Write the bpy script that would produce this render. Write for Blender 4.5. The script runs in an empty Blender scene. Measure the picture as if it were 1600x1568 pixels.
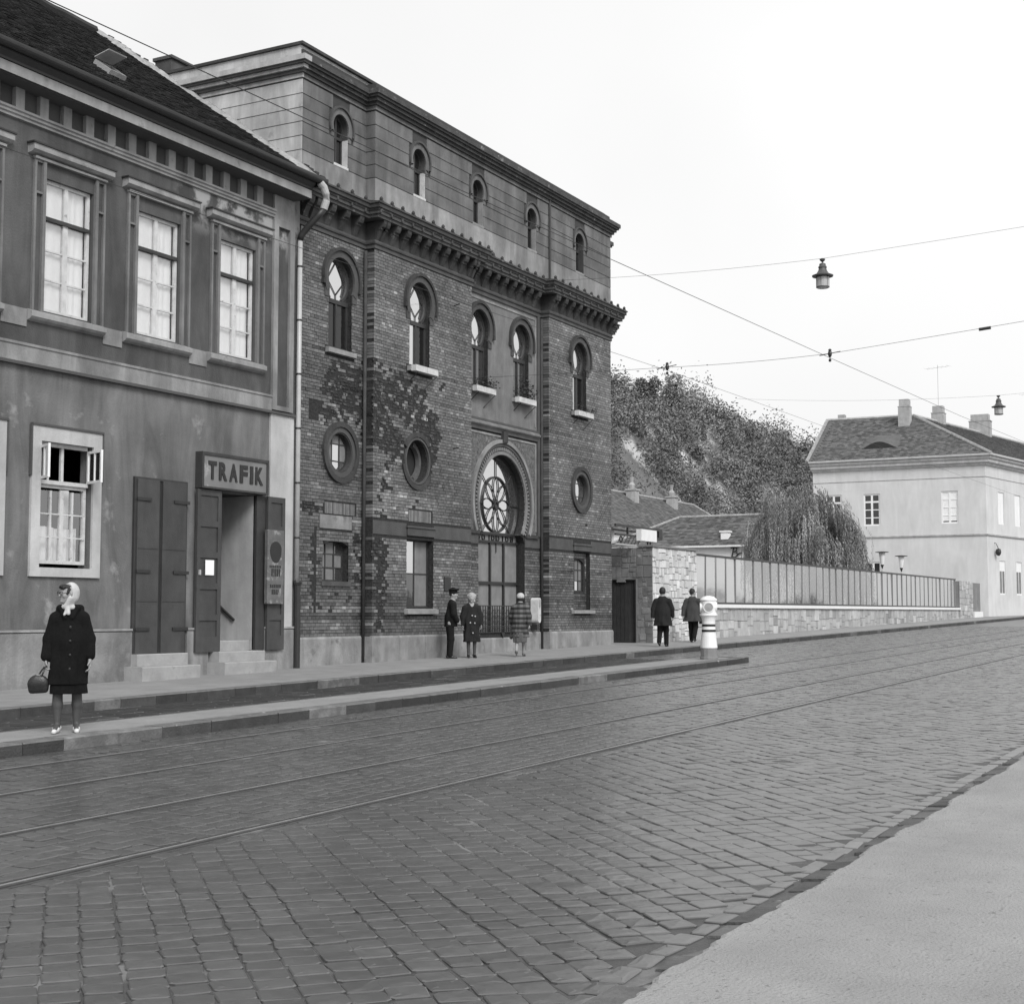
import bpy, bmesh, math, random
import numpy as np
from mathutils import Vector, Matrix
from mathutils.geometry import delaunay_2d_cdt
random.seed(7); rng = np.random.default_rng(7)
PI = math.pi; R = math.radians
scene = bpy.context.scene
COL = scene.collection

# ------------------------------------------------------------------ camera
# X runs along the street (uphill), Y towards the house fronts, Z up; metres
CAM_H, SLOPE = 1.67, 0.0125
A, P = R(28.22), math.atan(173/2285)
ca, sa, cp, sp = math.cos(A), math.sin(A), math.cos(P), math.sin(P)
cam_d = bpy.data.cameras.new('camera'); cam = bpy.data.objects.new('camera', cam_d); COL.objects.link(cam)
cam_d.sensor_fit = 'HORIZONTAL'; cam_d.sensor_width = 36; cam_d.lens = 36*2285/1600
cam_d.clip_start = .1; cam_d.clip_end = 3000
Rt, Up, Fw = Vector((sa, -ca, 0)), Vector((-ca*sp, -sa*sp, cp)), Vector((ca*cp, sa*cp, sp))
M = Matrix((Rt, Up, -Fw)).transposed().to_4x4(); M.translation = (0, 0, CAM_H)
cam.matrix_world = M; scene.camera = cam

# ------------------------------------------------------------------ light
SUN_EL, SUN_DIR = R(42), Vector((-.62, -.78, 0)).normalized()     # horizontal direction towards the sun
w = bpy.data.worlds.new('World'); scene.world = w; w.use_nodes = True
nt = w.node_tree; nt.nodes.clear()
sky = nt.nodes.new('ShaderNodeTexSky'); sky.sky_type = 'NISHITA'; sky.sun_disc = False
sky.sun_elevation = SUN_EL; sky.sun_rotation = math.atan2(SUN_DIR.x, SUN_DIR.y)
sky.air_density = 1.0; sky.dust_density = 6.0; sky.ozone_density = 1.0
bw = nt.nodes.new('ShaderNodeRGBToBW')
mx = nt.nodes.new('ShaderNodeMix'); mx.data_type = 'FLOAT'; mx.inputs[0].default_value = .8; mx.inputs[3].default_value = 8.7
tcw = nt.nodes.new('ShaderNodeTexCoord'); nzw = nt.nodes.new('ShaderNodeTexNoise')
nzw.inputs['Scale'].default_value = 2.2; nzw.inputs['Detail'].default_value = 4
cl = nt.nodes.new('ShaderNodeMapRange'); cl.inputs[1].default_value = .3; cl.inputs[2].default_value = .7
cl.inputs[3].default_value = .94; cl.inputs[4].default_value = 1.06
mulw = nt.nodes.new('ShaderNodeMath'); mulw.operation = 'MULTIPLY'
bg = nt.nodes.new('ShaderNodeBackground'); bg.inputs['Strength'].default_value = .081
ow = nt.nodes.new('ShaderNodeOutputWorld')
L = nt.links
L.new(sky.outputs[0], bw.inputs[0]); L.new(bw.outputs[0], mx.inputs[2])
L.new(tcw.outputs['Generated'], nzw.inputs['Vector']); L.new(nzw.outputs[0], cl.inputs[0])
L.new(mx.outputs[0], mulw.inputs[0]); L.new(cl.outputs[0], mulw.inputs[1])
L.new(mulw.outputs[0], bg.inputs['Color']); L.new(bg.outputs[0], ow.inputs['Surface'])
sd = bpy.data.lights.new('sun', 'SUN'); sun = bpy.data.objects.new('sun', sd); COL.objects.link(sun)
sd.energy = 1.5; sd.angle = R(22); sd.color = (1, 1, 1)
sv = Vector((SUN_DIR.x*math.cos(SUN_EL), SUN_DIR.y*math.cos(SUN_EL), math.sin(SUN_EL)))
sun.rotation_euler = (-sv).to_track_quat('-Z', 'Y').to_euler(); sun.location = (0, 0, 40)
vs = scene.view_settings; vs.view_transform = 'Standard'; vs.look = 'None'; vs.gamma = 1; vs.exposure = 0.70

# ------------------------------------------------------------------ materials
MATS = {}
def mat(name, v=.3, v2=None, scale=3., rough=.85, bump=0., bscale=None, streak=0., tone=False, metal=0., spec=.5,
        patch=None, detail=8, coords='Object', tamp=1.0, zdark=None, pbump=0):
    """grey procedural surface: two-tone noise, optional vertical streaks, per-piece tone and lighter/darker patches"""
    m = bpy.data.materials.new(name); m.use_nodes = True; MATS[name] = m
    n = m.node_tree; N = n.nodes; K = n.links; b = N['Principled BSDF']
    b.inputs['Roughness'].default_value = rough; b.inputs['Metallic'].default_value = metal
    b.inputs['Specular IOR Level'].default_value = spec
    tc = N.new('ShaderNodeTexCoord'); co = tc.outputs[coords]
    if v2 is None: v2 = v*.75
    nz = N.new('ShaderNodeTexNoise'); nz.inputs['Scale'].default_value = scale; nz.inputs['Detail'].default_value = detail
    nz.inputs['Roughness'].default_value = .65; K.new(co, nz.inputs['Vector'])
    mr = N.new('ShaderNodeMapRange'); mr.inputs[1].default_value = .32; mr.inputs[2].default_value = .68
    mr.inputs[3].default_value = v2; mr.inputs[4].default_value = v; K.new(nz.outputs[0], mr.inputs[0])
    val = mr.outputs[0]
    def mul(a, bb):
        q = N.new('ShaderNodeMath'); q.operation = 'MULTIPLY'; K.new(a, q.inputs[0])
        if hasattr(bb, 'default_value'): K.new(bb, q.inputs[1])
        else: q.inputs[1].default_value = bb
        return q.outputs[0]
    if streak:
        mp = N.new('ShaderNodeMapping'); mp.inputs['Scale'].default_value = (1.5, 1.5, .30); K.new(co, mp.inputs[0])
        n2 = N.new('ShaderNodeTexNoise'); n2.inputs['Scale'].default_value = 1.5; n2.inputs['Detail'].default_value = 9; n2.inputs['Distortion'].default_value = .6; n2.inputs['Roughness'].default_value = .62
        K.new(mp.outputs[0], n2.inputs['Vector'])
        r2 = N.new('ShaderNodeMapRange'); r2.inputs[1].default_value = .35; r2.inputs[2].default_value = .65
        r2.inputs[3].default_value = 1-streak*.8; r2.inputs[4].default_value = 1+streak*.4; K.new(n2.outputs[0], r2.inputs[0])
        val = mul(val, r2.outputs[0])
    if patch:      # (scale, threshold, value): flaked spots with an edge of their own
        n3 = N.new('ShaderNodeTexNoise'); n3.inputs['Scale'].default_value = patch[0]; n3.inputs['Detail'].default_value = 9
        n3.inputs['Roughness'].default_value = .6; K.new(co, n3.inputs['Vector'])
        r3 = N.new('ShaderNodeMapRange'); r3.inputs[1].default_value = patch[1]; r3.inputs[2].default_value = patch[1]+.09; K.new(n3.outputs[0], r3.inputs[0])
        fac = r3.outputs[0]
        if len(patch) > 3:       # only inside a box-shaped worn region (x0,x1,z0,z1), soft edge
            x0, x1, z0, z1 = patch[3]; sx = N.new('ShaderNodeSeparateXYZ'); K.new(co, sx.inputs[0])
            for o, lo, hi in ((0, x0, x1), (2, z0, z1)):
                for a0, a1 in ((lo-.5, lo+.3), (hi+.5, hi-.3)):
                    rr = N.new('ShaderNodeMapRange'); rr.inputs[1].default_value = a0; rr.inputs[2].default_value = a1
                    K.new(sx.outputs[o], rr.inputs[0]); fac = mul(fac, rr.outputs[0])
        mm = N.new('ShaderNodeMix'); mm.data_type = 'FLOAT'; K.new(fac, mm.inputs[0]); K.new(val, mm.inputs[2]); mm.inputs[3].default_value = patch[2]
        val = mm.outputs[0]
    if tone:
        at = N.new('ShaderNodeAttribute'); at.attribute_name = 'tone'
        t = at.outputs['Fac']
        if tamp != 1.0:
            pw = N.new('ShaderNodeMath'); pw.operation = 'POWER'; K.new(t, pw.inputs[0]); pw.inputs[1].default_value = tamp; t = pw.outputs[0]
        val = mul(val, t)
    cmb = N.new('ShaderNodeCombineColor')
    for i in range(3): K.new(val, cmb.inputs[i])
    K.new(cmb.outputs[0], b.inputs['Base Color'])
    if bump:
        bp = N.new('ShaderNodeBump'); bp.inputs['Strength'].default_value = bump; bp.inputs['Distance'].default_value = .02
        n4 = N.new('ShaderNodeTexNoise'); n4.inputs['Scale'].default_value = bscale or scale*6; n4.inputs['Detail'].default_value = 7
        K.new(co, n4.inputs['Vector']); K.new(n4.outputs[0], bp.inputs['Height']); K.new(bp.outputs[0], b.inputs['Normal'])
    return m

mat('render', .20, .105, .45, .9, .45, 30, streak=.42, patch=(1.3, .61, .27))
mat('render_upper', .105, .060, .6, .9, .45, 30, streak=.42, patch=(1.9, .47, .36, (22.2, 25.7, 9.75, 10.6)))
mat('render_band', .30, .17, .9, .9, .3, 30, streak=.40)
mat('render_trim', .20, .12, 1.4, .9, .3, 30, streak=.35)
mat('render_light', .52, .36, .8, .9, .3, 30, streak=.2)
mat('moulding', .34, .22, 2., .85, .3, 40, streak=.30, patch=(3., .62, .14))
mat('frieze_dark', .085, .06, 1.2, .9, .2, 30)
mat('plinth', .28, .15, 1.1, .9, .5, 24, streak=.35, patch=(.9, .56, .13))
mat('roof_tile', .035, .02, 2., .9, .4, 40, tone=True)
mat('roof_tile_far', .115, .075, 2., .9, .4, 30, tone=True, patch=(5., .68, .3))
mat('mortar_light', .36, .20, 5., .9, .6, 20, patch=(9., .58, .08))
mat('gutter', .03, .02, 3., .5, .1)
mat('zinc', .45, .35, 4., .45, .1, spec=.6)
mat('white_paint', .62, .45, 6., .6, .15, 60, patch=(9., .62, .25))
mat('white_clean', .78, .70, 5., .55)
mat('curtain', .90, .80, 3., .9)
mat('dark_wood', .045, .03, 4., .65, .25, 60, streak=.3)
mat('shutter_wood', .06, .042, 3., .6, .25, 50, streak=.3)
mat('door_plank', .035, .022, 5., .7, .3, 50, streak=.4)
mat('iron', .025, .018, 8., .5, .2)
mat('black_metal', .012, .01, 8., .4)
mat('stone_step', .36, .26, 3., .85, .4, 40, patch=(3., .62, .22))
mat('sign_board', .20, .15, 2., .7, .1, 30, patch=(1.6, .56, .38))
mat('lettering', .02, .015, 8., .6)
mat('enamel', .14, .08, 5., .35, .1, patch=(7., .55, .25))
mat('paper', .9, .85, 4., .7)
mat('interior', .42, .30, 1., .9, .2, 20, streak=.2)
mat('interior_dark', .03, .02, 2., .9)
mat('brick', .145, .095, 9., .42, .45, 60, tone=True, spec=.55, tamp=1.25)
mat('mortar', .034, .009, 16., .95, 1., 22)
mat('terracotta', .085, .055, 3., .8, .5, 30, streak=.2)
mat('corbel', .055, .03, 4., .8, .5, 30, streak=.35)
mat('cornice_stone', .08, .04, 3., .85, .6, 24, streak=.3, patch=(6., .60, .22))
mat('attic', .18, .10, 1.2, .9, .4, 40, streak=.40, tone=True)
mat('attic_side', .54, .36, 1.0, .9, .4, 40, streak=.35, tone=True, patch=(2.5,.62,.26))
mat('groove', .055, .04, 3., .95)
mat('portal_plaster', .21, .14, 2., .9, .5, 40, streak=.35)
mat('portal_ornament', .15, .065, 11., .9, 1.0, 14, detail=3)
mat('plinth_stone', .30, .17, 1.6, .9, .5, 26, streak=.35, patch=(2.2, .6, .14))
mat('sill_stone', .30, .20, 4., .85, .4, 40)
mat('blind', .22, .16, 3., .8, .1, streak=.2)
mat('leading', .02, .015, 9., .5)
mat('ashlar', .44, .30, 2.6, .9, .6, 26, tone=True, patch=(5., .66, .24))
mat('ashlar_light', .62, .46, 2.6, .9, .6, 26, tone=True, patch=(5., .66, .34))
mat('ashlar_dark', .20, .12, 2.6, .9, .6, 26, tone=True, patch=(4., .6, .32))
mat('ashlar_joint', .20, .15, 5., .95)
mat('asphalt', .27, .20, 1.6, .92, .45, 90, patch=(30., .62, .17))
mat('asphalt_near', .30, .235, 1.2, .92, .9, 60, patch=(26., .60, .15))
mat('kerb_stone', .050, .028, 5., .8, .6, 40, tone=True, patch=(4., .66, .16))
mat('kerb_white', .17, .08, 5., .85, .5, 40, tone=True, patch=(4., .52, .09))
mat('sett', .080, .058, 7., .30, .05, 30, tone=True, spec=1.0)
mat('joint_soil', .060, .040, 8., .6, .3, 60, patch=(1.1, .55, .16))
mat('joint_light', .26, .17, 8., .95, .6, 60)
mat('slab', .034, .022, 5., .65, .5, 45, tone=True)
mat('rail', .62, .48, 8., .34, .05, 60, metal=.8)
mat('rail_rust', .055, .035, 8., .55, .2, 60)
mat('rail_side', .02, .015, 8., .8)
mat('far_render', .60, .52, .6, .9, .3, 30, streak=.1)
mat('far_cornice', .52, .40, 2., .9, .3, 20, streak=.2)
mat('chimney', .42, .30, 3., .9, .4, 20, streak=.2)
mat('white_wall', .80, .72, 1., .9, .2, 20)
mat('soil', .16, .10, .35, .95, .6, 6, patch=(.20, .52, .46))
mat('leaf', .19, .155, .8, .85, tone=True, spec=.2)
mat('willow_leaf', .26, .20, .8, .7, tone=True)
mat('bark', .05, .03, 4., .95, .8, 20)
mat('bollard_white', .78, .70, 6., .45, .08)
mat('bollard_grey', .24, .18, 5., .8, .4, 40)
mat('lens', .33, .28, 6., .35)
mat('lamp_metal', .075, .05, 6., .5, .1)
mat('lamp_glass', .42, .36, 6., .25)
mat('post_lamp_glass', .72, .66, 6., .4)
mat('wire', .03, .025, 5., .6)
mat('coat_black', .010, .006, 30., .95, .5, 160, spec=.15)
mat('coat_dark', .022, .015, 30., .92, .5, 160, spec=.25)
mat('coat_mid', .055, .038, 30., .85, .4, 120, spec=.25)
mat('uniform', .010, .007, 30., .9, .4, 160, spec=.25)
mat('skin', .30, .24, 14., .6, .1, 60)
mat('stocking', .065, .05, 10., .6)
mat('hair', .018, .010, 40., .6, .6, 90)
mat('grey_hair', .42, .28, 40., .7, .6, 90)
mat('scarf', .52, .38, 12., .85, .3, 60)
mat('shoe_white', .66, .56, 8., .5)
mat('shoe_dark', .02, .015, 8., .4)
mat('bag', .014, .010, 10., .4, .2)
mat('bag_light', .13, .10, 10., .5, .2)
mat('button', .35, .3, 5., .3)
mat('flowers', .06, .03, 9., .9, tone=True)
mat('skirt', .10, .08, 20., .9)

def glass(name, refl, tint, rough=.03, gv=.9, transp=None):
    m = bpy.data.materials.new(name); m.use_nodes = True; MATS[name] = m
    N = m.node_tree.nodes; K = m.node_tree.links; N.remove(N['Principled BSDF']); o = N['Material Output']
    g = N.new('ShaderNodeBsdfGlossy'); g.inputs['Roughness'].default_value = rough; g.inputs['Color'].default_value = (gv,)*3+(1,)
    if transp is None:
        d = N.new('ShaderNodeBsdfDiffuse'); d.inputs['Color'].default_value = (tint,)*3+(1,)
    else:
        d = N.new('ShaderNodeBsdfTransparent'); d.inputs['Color'].default_value = (transp,)*3+(1,)
    tc = N.new('ShaderNodeTexCoord'); nz = N.new('ShaderNodeTexNoise'); nz.inputs['Scale'].default_value = 1.3; nz.inputs['Detail'].default_value = 3
    bp = N.new('ShaderNodeBump'); bp.inputs['Strength'].default_value = .12; bp.inputs['Distance'].default_value = .02
    K.new(tc.outputs['Object'], nz.inputs['Vector']); K.new(nz.outputs[0], bp.inputs['Height']); K.new(bp.outputs[0], g.inputs['Normal'])
    x = N.new('ShaderNodeMixShader'); x.inputs[0].default_value = refl
    K.new(d.outputs[0], x.inputs[1]); K.new(g.outputs[0], x.inputs[2]); K.new(x.outputs[0], o.inputs['Surface'])
    return m
glass('glass_bright', .72, .10)
glass('glass_clear', .25, .02, transp=.90)
glass('glass_dim', .16, .05)
glass('glass_fence', .48, .3, .06, transp=.60)
glass('glass_dark', .07, .015)

# plaid cloth: crossing bands in object space
m = mat('plaid', .10, .075, 30., .92, .5, 160, spec=.25); N = m.node_tree.nodes; K = m.node_tree.links
tc = N.new('ShaderNodeTexCoord'); sx = N.new('ShaderNodeSeparateXYZ'); K.new(tc.outputs['Object'], sx.inputs[0])
def band(out, freq, lo, hi):
    q = N.new('ShaderNodeMath'); q.operation = 'MULTIPLY'; K.new(out, q.inputs[0]); q.inputs[1].default_value = freq
    s = N.new('ShaderNodeMath'); s.operation = 'SINE'; K.new(q.outputs[0], s.inputs[0])
    r = N.new('ShaderNodeMapRange'); r.inputs[1].default_value = -.35; r.inputs[2].default_value = .35
    r.inputs[3].default_value = lo; r.inputs[4].default_value = hi; K.new(s.outputs[0], r.inputs[0]); return r.outputs[0]
q = N.new('ShaderNodeMath'); q.operation = 'MULTIPLY'
K.new(band(sx.outputs[2], 2*PI/.125, .035, .125), q.inputs[0]); K.new(band(sx.outputs[0], 2*PI/.15, .75, 1.15), q.inputs[1])
cmb = N.new('ShaderNodeCombineColor')
for i in range(3): K.new(q.outputs[0], cmb.inputs[i])
K.new(cmb.outputs[0], N['Principled BSDF'].inputs['Base Color'])

# ------------------------------------------------------------------ mesh helpers
class MB:
    def __init__(s): s.v = []; s.f = []; s.t = []
    def add(s, vs, fs, tone=1.0):
        o = len(s.v); s.v.extend(vs); s.f.extend(tuple(i+o for i in f) for f in fs); s.t.extend([tone]*len(fs)); return s
    def box(s, x0, x1, y0, y1, z0, z1, tone=1.0, back=True):
        vs = [(x0,y0,z0),(x1,y0,z0),(x1,y1,z0),(x0,y1,z0),(x0,y0,z1),(x1,y0,z1),(x1,y1,z1),(x0,y1,z1)]
        fs = [(0,1,5,4),(1,2,6,5),(3,0,4,7),(4,5,6,7),(0,3,2,1)]
        if back: fs.append((2,3,7,6))
        return s.add(vs, fs, tone)
    def prism(s, pts, a0, a1, axis='y', tone=1.0):
        """polygon extruded along an axis; pts in the other two coordinates"""
        n = len(pts)
        mk = {'y': lambda p, a: (p[0], a, p[1]), 'x': lambda p, a: (a, p[0], p[1]), 'z': lambda p, a: (p[0], p[1], a)}[axis]
        vs = [mk(p, a0) for p in pts]+[mk(p, a1) for p in pts]
        fs = [tuple(range(n))[::-1], tuple(range(n, 2*n))]+[(i, (i+1) % n, (i+1) % n+n, i+n) for i in range(n)]
        return s.add(vs, fs, tone)
    def ring(s, cx, cz, ri, ro, a0, a1, y0, y1, n=28, tone=1.0):
        vs = []; fs = []
        for i in range(n+1):
            a = a0+(a1-a0)*i/n; c, d = math.cos(a), math.sin(a)
            vs += [(cx+ri*c, y0, cz+ri*d), (cx+ro*c, y0, cz+ro*d), (cx+ro*c, y1, cz+ro*d), (cx+ri*c, y1, cz+ri*d)]
        for i in range(n):
            o = i*4
            for j in range(4): fs.append((o+j, o+(j+1) % 4, o+4+(j+1) % 4, o+4+j))
        if abs(abs(a1-a0)-2*PI) > 1e-3: fs += [(0,1,2,3), (4*n+3,4*n+2,4*n+1,4*n)]
        return s.add(vs, fs, tone)
    def tube(s, pts, r, n=6, tone=1.0, r2=None, caps=True):
        pts = [Vector(p) for p in pts]; m = len(pts); vs = []; fs = []
        for i, p in enumerate(pts):
            d = (pts[min(i+1, m-1)]-pts[max(i-1, 0)]).normalized()
            u = d.orthogonal().normalized() if abs(d.z) > .95 else d.cross(Vector((0,0,1))).normalized()
            if abs(d.z) > .95: u = Vector((1,0,0)); u = (u-d*u.dot(d)).normalized()
            w_ = d.cross(u); rr = r if r2 is None else r+(r2-r)*i/max(1, m-1)
            for k in range(n):
                a = 2*PI*k/n; vs.append(tuple(p+u*math.cos(a)*rr+w_*math.sin(a)*rr))
        for i in range(m-1):
            for k in range(n): fs.append((i*n+k, i*n+(k+1) % n, (i+1)*n+(k+1) % n, (i+1)*n+k))
        if caps: fs += [tuple(range(n))[::-1], tuple(range((m-1)*n, m*n))]
        return s.add(vs, fs, tone)
    def lathe(s, prof, c, n=16, tone=1.0):
        vs = []; fs = []; m = len(prof)
        for r_, z in prof:
            for k in range(n):
                a = 2*PI*(k+.5)/n; vs.append((c[0]+r_*math.cos(a), c[1]+r_*math.sin(a), c[2]+z))
        for i in range(m-1):
            for k in range(n): fs.append((i*n+k, i*n+(k+1) % n, (i+1)*n+(k+1) % n, (i+1)*n+k))
        fs += [tuple(range(n))[::-1], tuple(range((m-1)*n, m*n))]
        return s.add(vs, fs, tone)
    def wall(s, outer, holes, y, depth, tone=1.0):
        """vertical wall face in the plane Y=y with cut openings and reveals going back by depth"""
        pts = [Vector(p) for p in outer]; ed = [(i, (i+1) % len(outer)) for i in range(len(outer))]
        for h in holes:
            o = len(pts); pts += [Vector(p) for p in h]; ed += [(o+i, o+(i+1) % len(h)) for i in range(len(h))]
        v2, _, f2, *_r = delaunay_2d_cdt(pts, ed, [], 0, 1e-5)
        ok = []
        for f in f2:
            cx = sum(v2[i].x for i in f)/len(f); cz = sum(v2[i].y for i in f)/len(f)
            if inside((cx, cz), outer) and not any(inside((cx, cz), h) for h in holes): ok.append(tuple(f))
        s.add([(p.x, y, p.y) for p in v2], ok, tone)
        for h in holes:
            n = len(h)
            s.add([(p[0], y, p[1]) for p in h]+[(p[0], y+depth, p[1]) for p in h], [(i, (i+1) % n, (i+1) % n+n, i+n) for i in range(n)], tone)
        return s
    def build(s, name, m, parent=None, smooth=False, bevel=0):
        me = bpy.data.meshes.new(name); me.from_pydata([tuple(p) for p in s.v], [], s.f)
        if any(t != 1.0 for t in s.t):
            at = me.attributes.new('tone', 'FLOAT', 'FACE'); at.data.foreach_set('value', np.array(s.t, dtype=np.float32))
        else:
            at = me.attributes.new('tone', 'FLOAT', 'FACE'); at.data.foreach_set('value', np.ones(len(s.f), dtype=np.float32))
        fix_normals(me)
        me.materials.append(MATS[m] if isinstance(m, str) else m)
        if smooth: me.shade_smooth()
        return link(name, me, parent)

def fix_normals(me):
    if len(me.polygons) < 4000:
        bm = bmesh.new(); bm.from_mesh(me); bmesh.ops.recalc_face_normals(bm, faces=bm.faces); bm.to_mesh(me); bm.free()
    me.update()

def wloc(o):
    v = Vector((0,0,0))
    while o: v = v+Vector(o.location); o = o.parent
    return v
def link(name, me, parent=None, at=None):
    """meshes are modelled in street coordinates; a child cancels its parent's offset"""
    o = bpy.data.objects.new(name, me); COL.objects.link(o)
    if parent is not None:
        o.parent = parent; o.location = (Vector(at) if at else Vector((0,0,0)))-wloc(parent)
    elif at: o.location = at
    return o
def inside(p, poly):
    x, y = p; r = False; n = len(poly); j = n-1
    for i in range(n):
        xi, yi = poly[i][0], poly[i][1]; xj, yj = poly[j][0], poly[j][1]
        if (yi > y) != (yj > y) and x < (xj-xi)*(y-yi)/(yj-yi)+xi: r = not r
        j = i
    return r
def thing(name, label, cat, loc=(0,0,0), group=None):
    o = bpy.data.objects.new(name, None); COL.objects.link(o); o.location = loc; o.empty_display_size = .3
    return tag(o, label, cat, group)
def tag(o, label, cat, group=None):
    o['label'] = label; o['category'] = cat
    if group: o['group'] = group
    return o
def struct(o): o['kind'] = 'structure'; return o
def stuff(o): o['kind'] = 'stuff'; return o
def rebase(o, loc):
    """move a single-mesh thing's origin to its base"""
    o.data.transform(Matrix.Translation(-Vector(loc))); o.location = Vector(o.location)+Vector(loc); return o
def rect(x0, x1, z0, z1): return [(x0,z0),(x1,z0),(x1,z1),(x0,z1)]
def circ(cx, cz, r, n=32): return [(cx+r*math.cos(2*PI*i/n), cz+r*math.sin(2*PI*i/n)) for i in range(n)]
def horseshoe(cx, cz, r, hw, zb, n=26):
    a = math.asin(min(1, math.sqrt(max(0, r*r-hw*hw))/r)); pts = [(cx-hw, zb), (cx+hw, zb)]
    for i in range(n+1):
        t = -a+(PI+2*a)*i/n; pts.append((cx+r*math.cos(t), cz+r*math.sin(t)))
    return pts
def gz(x, off=0.): return SLOPE*x+off

# ------------------------------------------------------------------ ground
def sheet(name, m, x0, x1, y0, y1, off, kind=True, nx=1):
    b = MB(); b.add([(x0,y0,gz(x0,off)),(x1,y0,gz(x1,off)),(x1,y1,gz(x1,off)),(x0,y1,gz(x0,off))], [(0,1,2,3)])
    o = b.build(name, m); struct(o); return o
XF = 120.
def slab_struct(name, m, x0, x1, y0, y1, off, h=.4):
    """a sloping solid strip (pavement, platform)"""
    b = MB(); vs = []
    for dz in (-h, 0):
        for x, y in ((x0,y0),(x1,y0),(x1,y1),(x0,y1)): vs.append((x, y, gz(x, off)+dz))
    b.add(vs, [(4,5,6,7),(0,1,5,4),(1,2,6,5),(2,3,7,6),(3,0,4,7)]); return struct(b.build(name, m))
terrain = MB(); tx = [-400,-60,0,60,140,400,1200]
vs = []; fs = []
for i, x in enumerate(tx):
    for y in (-600, -40, 40, 600): vs.append((x, y, gz(min(max(x,-60),140))-.35))
for i in range(len(tx)-1):
    for j in range(3): o = i*4+j; fs.append((o, o+4, o+5, o+1))
terrain.add(vs, fs); struct(terrain.build('terrain', 'asphalt'))
road = sheet('road', 'joint_soil', -30, 140, 2.3, 16.2, -.001)
near_pav = slab_struct('near_pavement', 'asphalt_near', -30, 140, -9, 2.43, .035)
eb = MB(); vs = []; xs_ = list(np.arange(3.5, 40, .045))        # ragged asphalt lip spilling over the kerb
for x_ in xs_:
    e_ = 2.50+.018*math.sin(x_*2.1)+.012*math.sin(x_*7.3+1)+random.uniform(-.012,.012)
    vs += [(x_, 2.41, gz(x_,.0356)), (x_, e_-.03, gz(x_,.036)+random.uniform(-.001,.002)), (x_, e_, gz(x_,.018)), (x_, e_+.004, gz(x_,-.02))]
eb.add(vs, [(i*4+j, i*4+j+1, i*4+j+5, i*4+j+4) for i in range(len(xs_)-1) for j in range(3)]); eb.build('asphalt_edge', 'asphalt_near', near_pav)
pavement = slab_struct('pavement', 'asphalt', -10, 140, 16.16, 24.0, .15)
platform = slab_struct('platform', 'asphalt', -10, 34.7, 12.40, 13.35, .13)
# the low far bank across the river, off to the right of the view: it shows only as a reflection in the fence glass
vs = []; fs = []; rb = random.Random(2)
for i in range(81):
    x = -300+i*20; h_ = 9+3*math.sin(i*.9)+2.5*math.sin(i*2.3)+rb.uniform(-1.5,1.5)
    vs += [(x, -330, -3), (x, -336, h_), (x, -420, -3)]
for i in range(80): fs += [(i*3, i*3+3, i*3+4, i*3+1), (i*3+1, i*3+4, i*3+5, i*3+2)]
fbk = MB(); fbk.add(vs, fs); struct(fbk.build('far_bank', 'leaf'))
# street far end: paving carries on past the built stones
far_road = sheet('road_far_end', 'sett', 78, 140, 2.3, 16.1, .0)

def sett_mesh(lx, ly, h, tone, seed, rnd=.012):
    """one worn paving stone, top slightly domed, edges rounded off; centred"""
    r_ = random.Random(seed); b = MB()
    out = []
    for sx_, sy_ in ((-1,-1),(1,-1),(1,1),(-1,1)):         # corners knocked off by wear
        cx_, cy_ = lx/2*sx_+r_.uniform(-rnd,rnd), ly/2*sy_+r_.uniform(-rnd,rnd); k1, k2 = r_.uniform(.005,.026), r_.uniform(.005,.026)
        pa, pb = (cx_-sx_*k1, cy_), (cx_, cy_-sy_*k2); out += [pa, pb] if sx_*sy_ < 0 else [pb, pa]
    def ringv(ix, z): return [(px*(1-2*ix/lx), py*(1-2*ix/ly), z+r_.uniform(-.0012,.0012)) for px, py in out]
    vs = ringv(0, -.05)+ringv(.001, h-.004)+ringv(.008, h)+ringv(min(lx,ly)*.27, h+.0012)
    fs = [tuple(range(24,32))]
    for k in (0, 8, 16):
        for i in range(8): fs.append((k+i, k+(i+1) % 8, k+8+(i+1) % 8, k+8+i))
    b.add(vs, fs, tone); return b
def vis(x, y): return x > .80*y-1.2 and y > .115*x-1.6 and x > 3.6
setts = []          # (x, y, angle, lx, ly, tone)
def tone_at(x, y):
    c = math.sin(x*.9+1.3*math.sin(y*.7))*math.sin(y*1.1+x*.23)
    return max(.6, min(1.5, random.gauss(1.0, .09)+.10*c))
p = .176; k45 = math.sqrt(.5)
for i in range(-40, 420):             # carriageway: rows laid at 45 degrees
    row_off = random.uniform(0, p); jit = random.uniform(-.008, .008)
    s_ = -60.
    for j in range(0, 760):
        ln = p*random.uniform(.88, 1.14); a_ = s_+ln/2+row_off; s_ += ln
        t_ = i*p+jit
        x = (a_+t_)*k45; y = (a_-t_)*k45
        if 2.765+.03*math.sin(x*5.1) < y < 6.50 and x < 78 and vis(x, y): setts.append((x, y, PI/4+random.gauss(0,.02), ln-.006, p-.006, tone_at(x, y)))
        if s_ > 62: break
def rows_between(y0, y1, n):
    wd = (y1-y0)/n
    for i in range(n):
        x = 3+random.uniform(0,.2)
        while x < 78:
            ln = random.uniform(.15,.21); y = y0+(i+.5)*wd
            if vis(x, y): setts.append((x+ln/2, y+random.gauss(0,.004), random.gauss(0,.025), ln-.010, wd-.012, tone_at(x, y)))
            x += ln
RAILS = [6.72, 8.17, 9.83, 11.28]
rows_between(6.82, 8.08, 7); rows_between(8.27, 9.74, 8); rows_between(9.93, 11.18, 7); rows_between(11.38, 12.06, 4)
rows_between(6.48, 6.63, 1)
setts_b = len(setts); rows_between(12.06, 15.90, 21); setts[setts_b:] = [q for q in setts[setts_b:] if q[0] > 35.15]
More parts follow.
